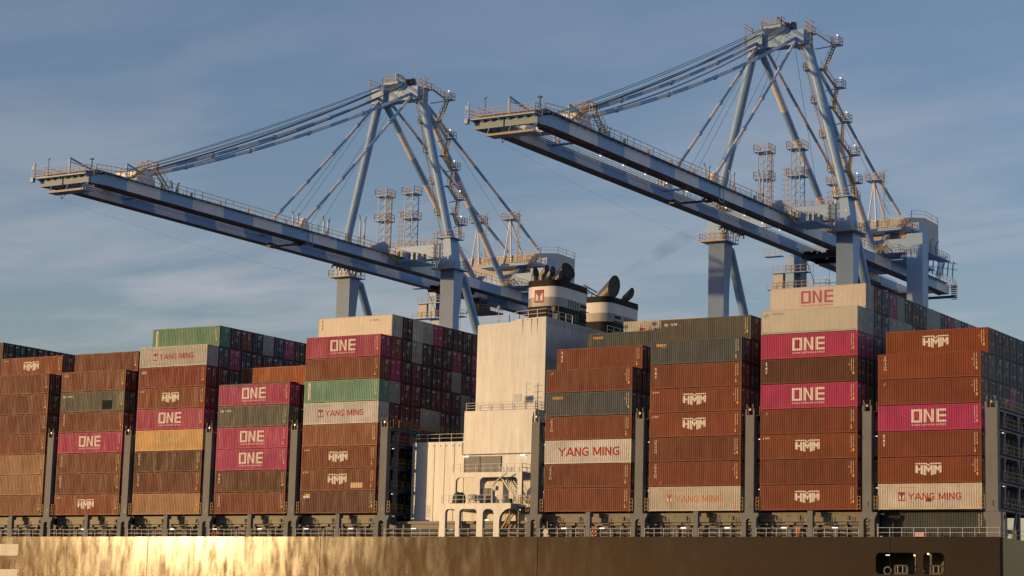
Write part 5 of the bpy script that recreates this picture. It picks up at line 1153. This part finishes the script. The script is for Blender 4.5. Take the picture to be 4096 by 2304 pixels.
    for k in range(6): mb.bar((22.6+k*.5, 106+k*1.0, 45.0), (22.7+k*.5, 106.3+k*1.0, 47.4+.2*(k % 2)), .16); mb.bar((22.7+k*.5, 106.3+k, 47.4), (23.2+k*.5, 106.6+k, 47.2), .12); mb.bar((22.6+k*.5, 106+k, 46.2), (23.1+k*.5, 107+k, 46.3), .1)
    for k in range(5): mb.bar((22.2, 111+.5*k, 45), (22.6+.1*k, 112+.5*k, 49.0), .12)
    mb.box(24.7, 26.6, 97, 106, 46.6, 46.75); wpart('backreach_equipment', mb, [M['blue']], R)
    mb = MB(); mb.rail([(26.5, 97, 46.75), (26.5, 106, 46.75)], t=.06, step=1); mb.rail([(22.6, 118, 45), (22.6, 120.2, 44.2), (13, 120.2, 44.2)], t=.06, step=1, h=1.2)
    for k in range(8): mb.box(21.9, 22.9, 118.5+.1*k, 119.8, 43.2-.32*k+1.6, 43.26-.32*k+1.6)
    wpart('backreach_rail', mb, [M['yellow']], R)
    mb = MB(); mb.box(12, 22.6, 118.6, 120.3, 42.9, 43.1); mb.box(12, 22, 108, 110, 42.2, 42.5); mb.box(15, 17, 104, 118, 41.9, 42.2); wpart('backreach_platform', mb, [M['dark']], R)
    # trolley and driver's cab parked under the girders
    mb = MB(); mb.box(14.4, 20.2, 73, 73.8, 42.6, 43.2); mb.box(14.4, 20.2, 78, 78.8, 42.6, 43.2); mb.box(14.6, 15.6, 73, 78.8, 42.7, 43.7); mb.box(18.4, 19.6, 73, 78.8, 42.7, 43.7)
    for q in range(5): mb.box(15.8+q*.5, 16.1+q*.5, 74+q*.8, 74.8+q*.8, 42.9, 43.9); tr_ = wpart('trolley', mb, [M['dark']], R)
    mb = MB(); mb.box(19.0, 21.2, 79.0, 82.4, 39.7, 42.2); mb.box(18.6, 23.6, 78.8, 83, 39.5, 39.7); wpart('driver_cab', mb, [M['dark']], R, tr_)
    mb = MB(); mb.box(19.2, 21.0, 78.95, 79.0, 40.0, 41.9); mb.box(21.2, 21.25, 79.4, 81.4, 40.2, 41.8); wpart('cab_window', mb, [M['glass']], R, tr_)
    mb = MB(); mb.rail([(18.7, 78.9, 39.7), (23.5, 78.9, 39.7), (23.5, 82.9, 39.7)], t=.06, step=.8, h=1.1); wpart('cab_rail', mb, [M['yellow']], R, tr_)
    mb = MB()
    for x in (14.6, 18.6):
        for y in (74, 77): mb.tube([(x, y, 42.4), (x, y, 31)], .03, 4)
    mb.tube([(16, 70, 43), (17, 72, 38.4), (18.5, 79, 39.5)], .05, 5); wpart('hoist_rope', mb, [M['cable']], R)
    # underslung festoon and fittings on the far girder
    mb = MB(); mb.box(12.5, 13.0, 47, 55, 43.2, 43.34)
    for k in range(8): mb.box(12.5+.2*(k % 2), 12.8+.2*(k % 2), 47+k*1.1, 47.4+k*1.1, 42.8, 43.3)
    wpart('festoon_carrier', mb, [M['blue']], R)
    return R
crane1 = build_crane()
crane1['label'] = 'pale blue gantry crane on the left, its boom reaching lower across the picture'
def copy_tree(o, parent=None):
    c = o.copy(); COL.objects.link(c)
    if parent is not None: c.parent = parent
    for ch in list(o.children): copy_tree(ch, c)
    return c
crane2 = copy_tree(crane1); crane2.location = crane1.location+Vector((69.17, 1.16, 1.27))
for o_ in [c for c in crane1.children if c.name.startswith('boom_floodlight')]: bpy.data.objects.remove(o_)
crane2['label'] = 'taller-looking pale blue gantry crane on the right, above the white tower and stern containers'
#ENDCRANES#
# ------------------------------------------------------------------ setting
mb = MB(); mb.box(-900, 1100, 53.5, 1500, -40, -13.9)
o = link('quay', mb.make('quay', [M['concrete']])); o['kind'] = 'structure'
mb = MB(); mb.quad((-6000, -6000, WL), (6000, -6000, WL), (6000, 6000, WL), (-6000, 6000, WL))
o = link('water', mb.make('water', [M['water']])); o['kind'] = 'structure'

for o in bpy.data.objects:
    if '_o' in o: del o['_o']
